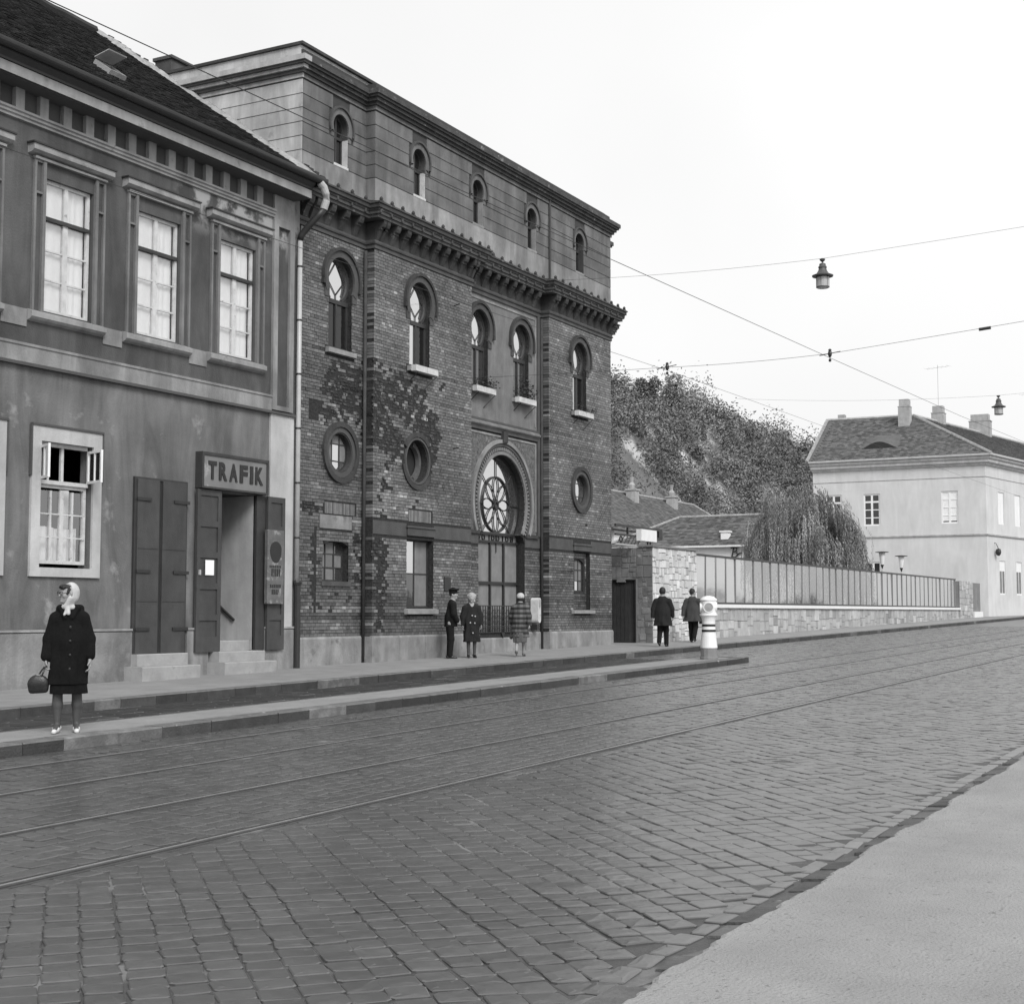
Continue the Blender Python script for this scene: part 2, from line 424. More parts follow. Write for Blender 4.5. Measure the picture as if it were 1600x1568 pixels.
# border stones along the near kerb: long flat stones with worn shoulders
x = 4.0
while x < 60:
    ln = random.uniform(.15,.30)
    if vis(x, 2.86): wd_ = random.uniform(.09,.13); setts.append((x+ln/2, 2.63+wd_/2, random.gauss(0,.05), ln-.015, wd_, tone_at(x,2.87)*1.15))
    x += ln
setts.sort(key=lambda q: q[0]*ca+q[1]*sa)
VAR = [sett_mesh(1, 1, 0, 1, 0) for _ in range(1)]
def sett_geom(b, x, y, a, lx, ly, t, seed):
    g = sett_mesh(lx, ly, .004+random.gauss(0,.0022), t, seed, .008); c, s_ = math.cos(a), math.sin(a)
    tx_, ty_ = random.gauss(0,.014), random.gauss(0,.014)
    b.add([(x+px*c-py*s_, y+px*s_+py*c, gz(x+px*c-py*s_)+pz+px*tx_+py*ty_) for px, py, pz in g.v], g.f, t)
NEAR = []
shared = []
for k in range(24):
    g = sett_mesh(.171, .171, .008, [.84,.92,1.,1.07,1.16,.97][k % 6], 100+k, .008); me = bpy.data.meshes.new('sett')
    me.from_pydata(g.v, [], g.f); at_ = me.attributes.new('tone', 'FLOAT', 'FACE'); at_.data.foreach_set('value', np.array(g.t, dtype=np.float32))
    fix_normals(me); me.materials.append(MATS['sett']); shared.append(me)
def project(x, y, z):
    v = Vector((x, y, z-CAM_H)); d = v.dot(Fw); return 800+2285*v.dot(Rt)/d, 784-2285*v.dot(Up)/d
cnt = 0; rest = MB()
for idx, (x, y, a, lx, ly, t) in enumerate(setts):
    u, v_ = project(x, y, gz(x))
    if cnt < 300 and -20 < u < 1620 and v_ < 1600:
        o = link('paving_sett', random.choice(shared), road, (x, y, gz(x)+random.gauss(0,.002)))
        o.rotation_euler = (random.gauss(0,.013), -math.atan(SLOPE)+random.gauss(0,.013), a+random.choice((0,PI/2,PI,-PI/2)))
        o.scale = (1,1,1) if abs(lx-.171) < .06 and abs(ly-.171) < .03 else (1,1,1)
        if abs(lx-.171) > .03 or abs(ly-.171) > .015: o.rotation_euler.z = a; o.scale = (lx/.171, ly/.171, 1)
        cnt += 1
    else: sett_geom(rest, x, y, a, lx, ly, t, idx)
stuff(rest.build('paving_setts', 'sett', road))

# near kerb: dark narrow stones, sunken and chipped
x = 4.2; k = 0
while x < 70:
    ln = random.uniform(.22,.42)
    if .115*x-1.6 < 2.5:
        b = MB(); h = random.uniform(-.004,.022); y1 = 2.60+random.uniform(-.035,.025); tn = random.uniform(1.3,3.0)
        jj = lambda: random.uniform(-.012,.012)
        top = [(x+.008+jj(),2.452,gz(x)+h+.012), (x+ln-.008+jj(),2.452,gz(x)+h+.012+jj()*.5), (x+ln-.008+jj(),y1,gz(x)+h+jj()*.5), (x+.008+jj(),y1,gz(x)+h)]
        bot = [(p_[0],p_[1]+(.02 if i > 1 else 0),gz(x)-.1) for i, p_ in enumerate(top)]
        b.add(bot+top, [(4,5,6,7),(0,1,5,4),(1,2,6,5),(2,3,7,6),(3,0,4,7)], tn)
        b.build('kerb_stone', 'kerb_stone', near_pav)
    x += ln
def kerb_run(parent, x0, x1, ya, yb, off, lens, limit, m1, m2, pw):
    """upright kerb stones along X, front face towards the camera"""
    x = x0; n = 0; far = MB()
    while x < x1:
        ln = min(random.uniform(*lens), x1-x)
        if ln < .05: break
        g = .008; h = off+random.uniform(-.002,.004); j = random.uniform(-.006,.006); tn = random.uniform(.7,1.45)
        mm = m2 if random.random() < pw(x) else m1
        ch = .014
        prof = [(ya+j+.004, -.15), (ya+j, h-ch), (ya+j+ch, h), (yb, h), (yb, -.15)]
        vs = [(x+g/2, yy, gz(x)+zz) for yy, zz in prof]+[(x+ln-g/2, yy, gz(x+ln)+zz) for yy, zz in prof]
        fs = [(0,1,2,3,4)[::-1], (5,6,7,8,9)]+[(i, (i+1) % 5, (i+1) % 5+5, i+5) for i in (0,3,4)]; ft = [(i, i+1, i+6, i+5) for i in (1,2)]   # top and chamfer faces, set to a paler tone than the front
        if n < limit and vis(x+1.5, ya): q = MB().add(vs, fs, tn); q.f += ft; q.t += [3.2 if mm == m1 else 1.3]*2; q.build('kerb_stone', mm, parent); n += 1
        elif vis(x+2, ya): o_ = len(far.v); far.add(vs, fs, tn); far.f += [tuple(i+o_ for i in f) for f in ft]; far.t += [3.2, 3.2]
        x += ln
    if far.v: stuff(far.build('kerb_stones', m1, parent))
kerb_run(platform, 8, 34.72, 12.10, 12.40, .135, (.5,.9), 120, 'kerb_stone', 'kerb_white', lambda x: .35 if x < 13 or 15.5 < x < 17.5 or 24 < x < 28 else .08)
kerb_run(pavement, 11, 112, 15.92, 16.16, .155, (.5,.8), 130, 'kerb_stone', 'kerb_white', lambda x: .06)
# platform end kerb
b = MB(); x0 = 34.72
b.box(x0, x0+.28, 12.10, 13.45, gz(x0)-.15, gz(x0)+.135, 1.1); b.build('kerb_stone', 'kerb_stone', platform)
b = MB()
vs = [(x_, y_, gz(x_)+z_) for x_ in (8, 34.72) for y_, z_ in ((13.352,-.15),(13.352,.138),(13.44,.13),(13.44,-.15))]
b.add(vs, [(0,1,5,4),(1,2,6,5),(2,3,7,6),(4,5,6,7),(0,3,2,1)]); b.build('kerb_back', 'kerb_white', platform)
# slab-paved lane between platform and pavement
b = MB(); b.add([(x_, y_, gz(x_)+z_) for x_ in (8, 34.7) for y_, z_ in ((12.112,-.1),(12.112,.118),(12.39,.118))], [(0,1,4,3),(1,2,5,4)]); b.build('kerb_bedding', 'joint_light', platform)
lane = sheet('lane', 'joint_light', 8, 36, 13.40, 15.95, .004)
x = 10.; 
slabs = MB(); n_ = 0
while x < 35.6:
    ln = random.uniform(.40,.46)
    for r_ in range(6):
        y0 = 13.47+r_*.405; tn = max(.6, random.gauss(1,.16)); zz = .010+random.gauss(0,.002)
        if vis(x+1.5, y0):
            b = MB(); xx = x+(.1 if r_ % 2 else 0)
            vs = [(xx+.016, y0+.012, gz(xx)-.03), (xx+ln-.016, y0+.012, gz(xx+ln)-.03), (xx+ln-.016, y0+.385, gz(xx+ln)-.03), (xx+.016, y0+.385, gz(xx)-.03)]
            vs += [(p_[0]+(.01 if i in (0,3) else -.01), p_[1]+(.01 if i < 2 else -.01), gz(p_[0])+zz) for i, p_ in enumerate(vs)]
            fs = [(4,5,6,7),(0,1,5,4),(1,2,6,5),(2,3,7,6),(3,0,4,7)]
            if n_ < 290: b.add(vs, fs, tn).build('paving_slab', 'slab', lane); n_ += 1
            else: slabs.add(vs, fs, tn)
    x += ln
if slabs.v: stuff(slabs.build('paving_slabs', 'slab', lane))

# tram rails: running head, flange groove, guard lip
for y, lab in zip(RAILS, ('grooved steel tram rail nearest the near pavement', 'bright tram rail of the nearer track on its far side',
                          'dark tram rail of the farther track on its near side', 'tram rail running closest to the platform kerb')):
    t = thing('tram_rail', lab, 'rail', (20, y, gz(20)), 'four tram rails set in the paving')
    def strip(y0, y1, z0, z1, nm, m_):
        b = MB(); vs = [(x_, y_, gz(x_)+z_) for x_ in (-5, 138) for y_, z_ in ((y0,z0),(y1,z0),(y1,z1),(y0,z1))]
        b.add(vs, [(0,1,5,4),(1,2,6,5),(2,3,7,6),(3,0,4,7),(0,3,2,1),(4,5,6,7)]); return b.build(nm, m_, t)
    strip(y-.045, y-.006, -.05, .009, 'rail_shoulder', 'rail_rust'); strip(y-.006, y+.020, -.05, .012, 'rail_head', 'rail'); strip(y+.052, y+.068, -.05, .010, 'guard_lip', 'rail_rust')
    strip(y+.020, y+.052, -.05, -.010, 'groove', 'rail_side'); strip(y-.085, y-.045, -.05, .002, 'joint_filler', 'joint_soil'); strip(y+.068, y+.10, -.05, .002, 'joint_filler', 'joint_soil')

# ------------------------------------------------------------------ left house
HY = 19.3
house = thing('plastered_house', 'two-storey plastered town house with tobacco shop and dark tiled roof', 'house', (19, HY, gz(19, .15)))
UPW = [(16.02, 17.24), (18.46, 19.66), (20.80, 22.05), (23.22, 24.43)]
UZ0, UZ1 = 6.97, 9.35
GW = [(16.24, 17.50), (18.50, 19.76)]; GZ0, GZ1 = 2.46, 4.67
DOOR = (23.36, 24.50, .55, 4.13)
holes = [rect(a, c, UZ0, UZ1) for a, c in UPW]+[rect(a, c, GZ0, GZ1) for a, c in GW]
zs = 6.0
MB().wall(rect(9, 25.97, -.1, zs), [rect(a, c, GZ0, GZ1) for a, c in GW]+[rect(*DOOR)], HY, .28).build('wall', 'render', house)
MB().wall(rect(9, 25.97, zs, 10.9), [rect(a, c, UZ0, UZ1) for a, c in UPW], HY, .24).build('upper_wall', 'render_upper', house)
b = MB(); b.box(9, 9.2, HY+.02, 31, -.1, 11.2); b.box(25.75, 25.95, HY+.02, 31.5, -.1, 11.2); b.box(9, 25.95, 31, 31.2, -.1, 11.2); b.build('rear_walls', 'render', house)
# plinth, split round the two shop doors
for a, c in ((9, 20.82), (22.36, 23.0), (24.80, 25.85)):
    b = MB(); b.prism([(HY-.07, -.1), (HY-.07, 1.30), (HY-.03, 1.35), (HY, 1.36), (HY+.0, -.1)], a, c, 'x'); b.build('plinth', 'plinth', house)
    MB().box(a, c, HY-.085, HY-.02, 1.335, 1.375).build('plinth_capping', 'moulding', house)
b = MB(); b.prism([(HY, 5.97), (HY-.05, 5.99), (HY-.05, 6.26), (HY-.07, 6.28), (HY-.07, 6.32), (HY, 6.34)], 9, 24.98, 'x'); b.build('string_course', 'render_band', house)
MB().box(9, 25.8, HY-.09, HY-.001, 5.93, 5.985).build('string_course_lip', 'frieze_dark', house)
MB().box(24.96, 25.78, HY-.045, HY-.001, 1.36, 5.93).build('corner_pilaster', 'render_light', house)
b = MB(); b.box(24.99, 25.15, HY-.06, HY-.001, 6.02, 10.20); b.box(25.56, 25.72, HY-.06, HY-.001, 6.02, 10.20); b.box(25.15, 25.56, HY-.06, HY-.001, 10.04, 10.20); b.box(25.15,25.56,HY-.06,HY-.001,6.02,6.12)
b.build('upper_pilaster', 'render_band', house)
MB().box(25.0, 25.71, HY-.05, HY-.002, 10.2, 10.72).build('pilaster_head', 'moulding', house)
# frieze, cornice, gutter
b = MB(); b.prism([(HY, 10.20), (HY-.05, 10.21), (HY-.05, 10.25), (HY-.08, 10.27), (HY-.08, 10.31), (HY-.11, 10.33), (HY-.11, 10.37), (HY, 10.39)], 9, 25.0, 'x'); b.build('architrave', 'moulding', house)
MB().box(9, 24.98, HY-.012, HY-.001, 10.39, 10.74).build('frieze', 'frieze_dark', house)
x = 17.77-.555*12
while x < 24.9:
    MB().box(x-.10, x+.10, HY-.10, HY-.012, 10.375, 10.73).build('frieze_block', 'moulding', house); x += .555
b = MB(); b.prism([(HY, 10.735), (HY-.46, 10.76), (HY-.50, 10.74), (HY-.50, 10.92), (HY, 10.93)], 9, 25.72, 'x'); b.build('cornice', 'moulding', house)
b = MB(); b.prism([(HY, 10.932), (HY-.52, 10.93), (HY-.53, 10.97), (HY-.60, 11.05), (HY-.60, 11.10), (HY, 11.12)], 9, 25.72, 'x'); b.build('cornice_top_moulding', 'gutter', house)
MB().box(9, 25.7, HY-.455, HY-.002, 10.728, 10.742).build('soffit', 'frieze_dark', house)
b = MB(); pts = [(HY-.66+.09*math.cos(t), 11.17+.09*math.sin(t)) for t in np.linspace(PI, 2*PI, 9)]; pts += [(p_[0]*1.0+0, p_[1]) for p_ in []]
b.prism(pts+[(HY-.57, 11.20), (HY-.75, 11.20)], 9, 26.0, 'x'); b.build('gutter', 'gutter', house)
# roof
RE = (HY-.58, 11.16); RR = (25.5, 15.86); RX1 = 26.22
roof_n = Vector((0, -(RR[1]-RE[1]), RR[0]-RE[0])).normalized()
b = MB(); b.add([(9,RE[0],RE[1]),(RX1,RE[0],RE[1]),(RX1,RR[0],RR[1]),(9,RR[0],RR[1]),(9,31.8,RE[1]),(RX1,31.8,RE[1])], [(0,1,2,3),(3,2,5,4),(0,3,4),(1,5,2)])
roof = b.build('roof', 'roof_tile', house)
def tiles(b, o, u, v, lu, lv, tw, ex, th, clip=None, jit=.006, tone=(.7,1.5)):
    """overlapping flat tiles on a plane; u along the eaves, v up the slope"""
    o, u, v = Vector(o), Vector(u).normalized(), Vector(v).normalized(); n = u.cross(v).normalized()
    if n.z < 0: n = -n
    nr = int(lv/ex); nc = int(lu/tw)
    for r_ in range(nr):
        for c in range(nc):
            uu = c*tw+(tw/2 if r_ % 2 else 0); vv = r_*ex
            if clip and not clip(uu+tw/2, vv+ex/2): continue
            j = random.uniform(-jit, jit); l = random.uniform(0, jit*1.5); t0 = th*1.6+l
            def P_(a, c_, h): return tuple(o+u*a+v*c_+n*h)
            vs = [P_(uu+.004, vv+j, t0), P_(uu+tw-.004, vv+j, t0+random.uniform(-.004,.004)), P_(uu+tw-.004, vv+ex*1.3, .004), P_(uu+.004, vv+ex*1.3, .004),
                  P_(uu+.004, vv+j, t0-th), P_(uu+tw-.004, vv+j, t0-th)]
            b.add(vs, [(0,1,2,3),(4,5,1,0),(5,2,1),(4,0,3)], random.uniform(*tone))
    return b
sl = math.hypot(RR[0]-RE[0], RR[1]-RE[1])
b = MB(); tiles(b, (13.5, RE[0], RE[1]), (1,0,0), (0,RR[0]-RE[0],RR[1]-RE[1]), RX1-13.5-.12, sl, .18, .165, .018, jit=.012, tone=(.55,1.9))
stuff(b.build('roof_tiles', 'roof_tile', roof))
b = MB(); sag = lambda x_: .05*math.sin(x_*.9)
b.tube([(x_, RR[0], RR[1]+.05+sag(x_)*.6+random.uniform(-.02,.02)) for x_ in np.arange(13, 26.1, .28)], .13, 8); b.build('ridge_tiles', 'roof_tile', roof)
b = MB(); prev = None; vs = []; 
for i in range(46):                      # lime-mortared verge, lumpy
    t = i/45; y = RE[0]+.25+(RR[0]-RE[0]-.25)*t; z = RE[1]+.17+(RR[1]-RE[1]-.17)*t
    wl, wr = random.uniform(.16,.36), random.uniform(.0,.05); hh = random.uniform(.08,.14)
    vs += [(RX1-.16-wl, y, z+.035), (RX1-.12-wl*.5, y, z+hh), (RX1-.02, y, z+hh*.9), (RX1+.02+wr, y, z-.05)]
fs = [(i*4+j, i*4+j+1, i*4+j+5, i*4+j+4) for i in range(45) for j in range(3)]
b.add(vs, fs); b.build('verge_mortar', 'mortar_light', roof, smooth=True)
b = MB()
for i in range(0, 45):
    t = i/45; y = RE[0]+.2+(RR[0]-RE[0]-.2)*t; z = RE[1]+.16+(RR[1]-RE[1]-.16)*t
    if random.random() < .8: b.box(RX1+.0, RX1+.16+random.uniform(-.03,.03), y, y+.12, z+.0, z+.09+random.uniform(0,.04), random.uniform(.6,1.6))
b.build('verge_tiles', 'roof_tile', roof)
MB().box(26.4, 27.1, 23.5, 24.0, 14.2, 15.0).box(26.36, 27.14, 23.45, 24.05, 15.0, 15.08).build('chimney', 'terracotta', roof)
# roof hatch, flap propped open
hv = Vector((0, RR[0]-RE[0], RR[1]-RE[1])).normalized()
def onroof(x, s_, h): q_ = Vector((x, RE[0], RE[1]))+hv*s_+roof_n*h; return tuple(q_)
b = MB()
for (xa, xb, sa_, sb_) in ((20.85,21.30,1.75,1.81),(20.85,21.30,2.2,2.26),(20.85,20.90,1.81,2.2),(21.25,21.30,1.81,2.2)):
    vs = [onroof(x_, s_, h_) for h_ in (0,.12) for x_, s_ in ((xa,sa_),(xb,sa_),(xb,sb_),(xa,sb_))]
    b.add(vs, [(0,1,5,4),(1,2,6,5),(2,3,7,6),(3,0,4,7),(4,5,6,7)])
hatch = b.build('roof_hatch', 'moulding', roof)
b = MB(); vs = [onroof(x_, s_, h_) for x_, s_, h_ in ((20.83,2.28,.14),(21.33,2.28,.14),(21.33,2.02,.42),(20.83,2.02,.42),(20.83,2.28,.165),(21.33,2.28,.165),(21.33,2.02,.445),(20.83,2.02,.445))]
b.add(vs, [(0,1,2,3),(4,5,6,7),(0,1,5,4),(1,2,6,5),(2,3,7,6),(3,0,4,7)]); b.build('hatch_flap', 'zinc', hatch)

def casement(parent, x0, x1, z0, z1, y, cols, rows_, top, gm, fm='white_paint', curtain=True, fr=.06, bar=.028, curt_y=.10):
    """window: outer frame, heavy transom, glazing bars; panes and curtain are sub-parts"""
    b = MB(); y0, y1 = y, y+.06
    b.box(x0, x0+fr, y0, y1, z0, z1); b.box(x1-fr, x1, y0, y1, z0, z1); b.box(x0+fr, x1-fr, y0, y1, z1-fr, z1); b.box(x0+fr, x1-fr, y0, y1, z0, z0+fr)
    zt = z1-(z1-z0)*top if top else z1-fr
    win = b.build('window', fm, parent)
    if top: MB().box(x0+.01, x1-.01, y0-.03, y1-.003, zt-.045, zt+.022).build('transom', 'dark_wood', win)
    ix0, ix1 = x0+fr, x1-fr; cw = (ix1-ix0)/cols
    bb = MB()
    for c in range(1, cols):
        wd = bar if c*2 != cols else bar*2
        bb.box(ix0+c*cw-wd, ix0+c*cw+wd, y0+.004, y1-.006, z0+fr, zt-.045); 
        if top and c*2 == cols: bb.box(ix0+c*cw-wd*.8, ix0+c*cw+wd*.8, y0+.004, y1-.006, zt+.03, z1-fr)
    rh = (zt-.045-z0-fr)/rows_
    for r_ in range(1, rows_): bb.box(ix0+.002, ix1-.002, y0+.012, y1-.012, z0+fr+r_*rh-bar*.55, z0+fr+r_*rh+bar*.55)
    bb.build('glazing_bars', fm, win)
    cells = [(ix0+c*cw, ix0+(c+1)*cw, z0+fr+r_*rh, z0+fr+(r_+1)*rh) for c in range(cols) for r_ in range(rows_)]
    if top:
        hc = (ix0+ix1)/2; cells += [(ix0, hc, zt+.03, z1-fr), (hc, ix1, zt+.03, z1-fr)]
    for a, c, d, e in cells:
        tl = random.gauss(0, .004); MB().add([(a,y+.032+tl,d),(c,y+.032-tl,d),(c,y+.032-tl*.5,e),(a,y+.032+tl*.5,e)], [(0,1,2,3)]).build('pane', gm if isinstance(gm, str) else gm(), win)
    if curtain:
        cb = MB(); n = 60; vs = []
        for i in range(n+1):
            t = i/n; xx = ix0+(ix1-ix0)*t; yy = y+curt_y+.007*math.sin(t*38+math.sin(t*9)*2)
            vs += [(xx, yy, z0+.02), (xx, yy+random.uniform(-.003,.003), z1-.02)]
        cb.add(vs, [(2*i, 2*i+2, 2*i+3, 2*i+1) for i in range(n)]); cb.build('curtain', 'curtain', win, smooth=True)
    else:
        MB().box(x0, x1, y+1.0, y+1.05, z0-.2, z1+.2).build('room_dark', 'interior_dark', win)
    return win
for a, c in UPW:
    m_ = (a+c)/2
    casement(house, a+.02, c-.02, UZ0, UZ1, HY+.07, 2, 3, .29, 'glass_clear', curt_y=.09)
    b = MB()
    for s_ in (-1, 1):
        e_ = a if s_ < 0 else c
        xs = sorted((e_+s_*.22, e_+s_*.27)); b.box(xs[0], xs[1], HY-.05, HY-.001, UZ0-.05, 9.62)
        xs = sorted((e_+s_*.005, e_+s_*.075)); b.box(xs[0], xs[1], HY-.06, HY-.001, UZ0-.05, 9.62)
        xs = sorted((e_+s_*.075, e_+s_*.22)); b.box(xs[0], xs[1], HY-.045, HY-.001, 9.02, 9.06); b.box(xs[0], xs[1], HY-.045, HY-.001, 9.58, 9.62)
    b.build('window_surround', 'render_trim', house)
    MB().box(a-.28, c+.28, HY-.08, HY-.001, 9.625, 9.67).build('hood_bed_moulding', 'moulding', house)
    b = MB(); b.prism([(HY, 9.69), (HY-.10, 9.71), (HY-.16, 9.75), (HY-.16, 9.855), (HY, 9.855)], a-.40, c+.38, 'x'); b.build('hood_moulding', 'moulding', house)
    MB().box(a-.43, c+.41, HY-.185, HY-.001, 9.857, 9.885).build('hood_flashing', 'gutter', house)
    b = MB(); b.prism([(HY, 6.74), (HY-.08, 6.77), (HY-.12, 6.81), (HY-.12, 6.90), (HY+.05, 6.965), (HY+.05, 6.74)], a-.33, c+.28, 'x'); b.build('window_sill', 'moulding', house)
for i in range(3):
    MB().box(UPW[i][1]+.30, UPW[i+1][0]-.35, HY-.02, HY-.001, 6.62, 6.93).build('sill_band', 'render_band', house)
for gi, (a, c) in enumerate(GW):
    b = MB(); b.box(a-.21, a, HY-.05, HY-.001, GZ0-.16, GZ1+.26); b.box(c, c+.21, HY-.05, HY-.001, GZ0-.16, GZ1+.26); b.box(a, c, HY-.05, HY-.001, GZ1, GZ1+.26); b.box(a, c, HY-.05, HY-.001, GZ0-.16, GZ0)
    b.build('window_surround', 'render_light', house)
    b = MB(); b.box(a-.23, c+.23, HY-.075, HY-.002, GZ1+.262, GZ1+.30); b.box(c+.212, c+.245, HY-.06, HY-.002, GZ1-.62, GZ1+.262); b.box(a-.245, a-.212, HY-.06, HY-.002, GZ1-.62, GZ1+.262)
    b.build('surround_moulding', 'frieze_dark', house)
    if gi == 0: casement(house, a+.03, c-.03, GZ0+.03, GZ1-.02, HY+.08, 4, 3, .31, 'glass_dim', curtain=True); continue
    # the window in view: lower casements shut, the two little vents above stand open
    zt = 3.98
    win = casement(house, a+.05, c-.05, GZ0+.07, zt-.05, HY+.08, 4, 3, 0, 'glass_clear', curtain=False, bar=.022)
    b = MB(); b.box(a+.05, c-.05, HY+.03, HY+.16, zt-.05, zt+.02); b.box(a+.05, c-.05, HY+.06, HY+.14, GZ1-.07, GZ1-.0); b.box((a+c)/2-.03, (a+c)/2+.03, HY+.09, HY+.14, zt+.02, GZ1-.07)
    b.box(a+.30,a+.335,HY+.11,HY+.14,zt+.02,GZ1-.07)
    b.build('transom', 'white_paint', win)
    b = MB(); vs = []
    for i in range(41):
        t = i/40; vs += [(a+.1+(c-a-.2)*t, HY+.24+.02*math.sin(t*40), GZ0+.1), (a+.1+(c-a-.2)*t, HY+.24+.02*math.sin(t*40), GZ0+.72+.02*math.sin(t*7))]
    b.add(vs, [(2*i,2*i+2,2*i+3,2*i+1) for i in range(40)]); b.build('half_curtain', 'curtain', win, smooth=True)
    MB().box(c-.42, c-.2, HY+.35, HY+.37, GZ0+.1, zt-.1).build('curtain_drape', 'curtain', win)
    def vent(xh, ang, nm):
        w_ = (c-a)/2-.10; h_ = GZ1-.08-zt-.02; bb = MB(); t_ = .045
        for (u0,u1,v0,v1) in ((0,t_,0,h_),(w_-t_,w_,0,h_),(t_,w_-t_,0,t_),(t_,w_-t_,h_-t_,h_)): bb.box(u0,u1,-.02,.02,v0,v1)
        bb.box(w_*.5-.012, w_*.5+.012, -.015, .015, t_, h_-t_)
        me_ = bb
        o = me_.build(nm, 'white_clean', win); o.location = Vector((xh, HY+.04, zt+.02))-wloc(win); o.rotation_euler = (0,0,ang)
        pn = MB().add([(t_,0,t_),(w_-t_,0,t_),(w_-t_,0,h_-t_),(t_,0,h_-t_)], [(0,1,2,3)])
        me = bpy.data.meshes.new('pane'); me.from_pydata(pn.v, [], pn.f); me.materials.append(MATS['glass_bright'])
        q_ = bpy.data.objects.new('vent_pane', me); COL.objects.link(q_); q_.parent = win; q_.location = o.location; q_.rotation_euler = o.rotation_euler
    vent(a+.06, R(-118), 'open_vent'); vent(c-.06, R(180+72), 'open_vent')
# closed board shutters over the left shop door
b = MB(); b.box(20.84, 20.90, HY-.05, HY-.001, .90, 4.24); b.box(22.27, 22.33, HY-.05, HY-.001, .90, 4.24); b.box(20.90, 22.27, HY-.05, HY-.001, 4.20, 4.24); b.build('door_frame', 'dark_wood', house)
for (a, c) in ((20.90, 21.50), (21.60, 22.27)):
    b = MB(); b.box(a, c, HY-.075, HY-.02, .90, 4.20); sh = b.build('door_shutter', 'shutter_wood', house)
    for z in (1.36, 2.45, 3.82): 
        lx = (a-.02, a+.36) if a < 21 else (c-.36, c+.08)
        MB().box(lx[0], lx[1], HY-.10, HY-.076, z-.03, z+.03).build('strap_hinge', 'iron', sh)
    for z in (1.9, 2.9): MB().box(a+.02, c-.02, HY-.082, HY-.0755, z-.02, z-.01).build('ledge', 'dark_wood', sh)
MB().box(21.50, 21.60, HY-.03, HY-.001, .90, 4.20).build('shutter_gap', 'interior_dark', house)
def steps(lst):
    for (x0, x1, y0, y1, z0, z1) in lst:
        b = MB(); c_ = .015
        b.prism([(y0+.004, z0), (y0, z1-c_), (y0+c_, z1), (y1, z1), (y1, z0)], x0, x1, 'x'); b.build('doorstep', 'stone_step', house)
steps([(20.62, 22.24, 18.78, HY-.01, .25, .67), (20.80, 22.22, 19.08, HY-.01, .672, .895), (22.97, 24.64, 18.78, HY-.01, .25, .685), (23.08, 24.55, 19.02, HY+.30, .687, .89), (23.40, 24.46, 19.36, HY+2.6, .892, 1.10)])
# shop doorway
b = MB()
b.add([(24.47,HY+.28,.5),(24.47,HY+2.4,.5),(24.47,HY+2.4,4.12),(24.47,HY+.28,4.12)], [(0,1,2,3)]); b.add([(24.47,HY+.002,.9),(24.47,HY+.28,.9),(24.47,HY+.28,4.12),(24.47,HY+.002,4.12)], [(0,1,2,3)])
b.build('doorway_wall', 'interior', house)
b = MB(); b.box(23.1, 23.38, HY+.28, HY+2.4, .5, 4.2); b.box(23.1, 24.7, HY+2.4, HY+2.5, .5, 4.2); b.box(23.1, 24.7, HY+.28, HY+2.4, 4.12, 4.2); b.build('doorway_back', 'interior_dark', house)
MB().tube([(24.43, HY+1.45, 2.28), (24.43, HY+.45, 1.52)], .028, 8).tube([(24.43,HY+1.45,2.28),(24.47,HY+1.48,2.28)], .02, 6).build('handrail', 'iron', house)
MB().box(24.50, 24.80, HY-.06, HY+.10, .90, 4.13).build('door_post', 'dark_wood', house)
MB().box(23.30, 23.37, HY-.06, HY+.10, .90, 4.13).build('door_post', 'dark_wood', house)
def leaf(a, c, y, nm, rows_=5, ang=0):
    """framed and panelled leaf folded back on the wall"""
    b = MB(); z0, z1 = .89, 4.13; b.box(a, c, y, y+.035, z0, z1)
    b2 = MB(); st = .10
    b.box(a, a+st, y-.025, y-.001, z0, z1); b.box(c-st, c, y-.025, y-.001, z0, z1)
    rh = (z1-z0-.12)/rows_
    for i in range(rows_+1): 
        zz = z0+(.0 if i == 0 else i*rh); hh = .30 if i == 0 else .12
        b.box(a+st, c-st, y-.025, y-.001, zz, min(z1, zz+hh))
    lf = b.build(nm, 'shutter_wood', house); return lf
lf1 = leaf(22.55, 23.28, HY-.10, 'door_leaf'); lf2 = leaf(24.81, 25.40, HY-.10, 'door_leaf')
MB().box(22.60, 22.64, HY-.16, HY-.125, 2.42, 2.52).build('door_handle', 'zinc', lf1)
notice = tag(MB().box(22.80, 23.06, HY-.135, HY-.127, 2.42, 2.72).build('paper_notice', 'paper'), 'small blank white paper notice pinned on the open shop door leaf', 'notice'); rebase(notice, (22.93, HY-.13, 2.42))
sg = thing('shop_sign', 'long painted tobacco shop board with dark capital letters over the doorway', 'sign', (23.67, 19.2, 4.17))
MB().box(22.62, 24.72, 19.14, HY-.002, 4.17, 4.86).build('board', 'sign_board', sg)
b = MB()
for (x0,x1,z0,z1) in ((22.60,22.66,4.15,4.88),(24.68,24.74,4.15,4.88),(22.66,24.68,4.82,4.88),(22.66,24.68,4.15,4.19)): b.box(x0,x1,19.115,HY-.004,z0,z1)
b.build('frame', 'dark_wood', sg)
def text_mesh(txt, h, off=0.0, ext=.008):
    cu = bpy.data.curves.new('t', 'FONT'); cu.body = txt; cu.size = h; cu.extrude = ext; cu.offset = off; cu.resolution_u = 3
    o = bpy.data.objects.new('t', cu); COL.objects.link(o); dg = bpy.context.evaluated_depsgraph_get(); dg.update()
    me = bpy.data.meshes.new_from_object(o.evaluated_get(dg)); bpy.data.objects.remove(o); return me
x = 22.80; hts = .37
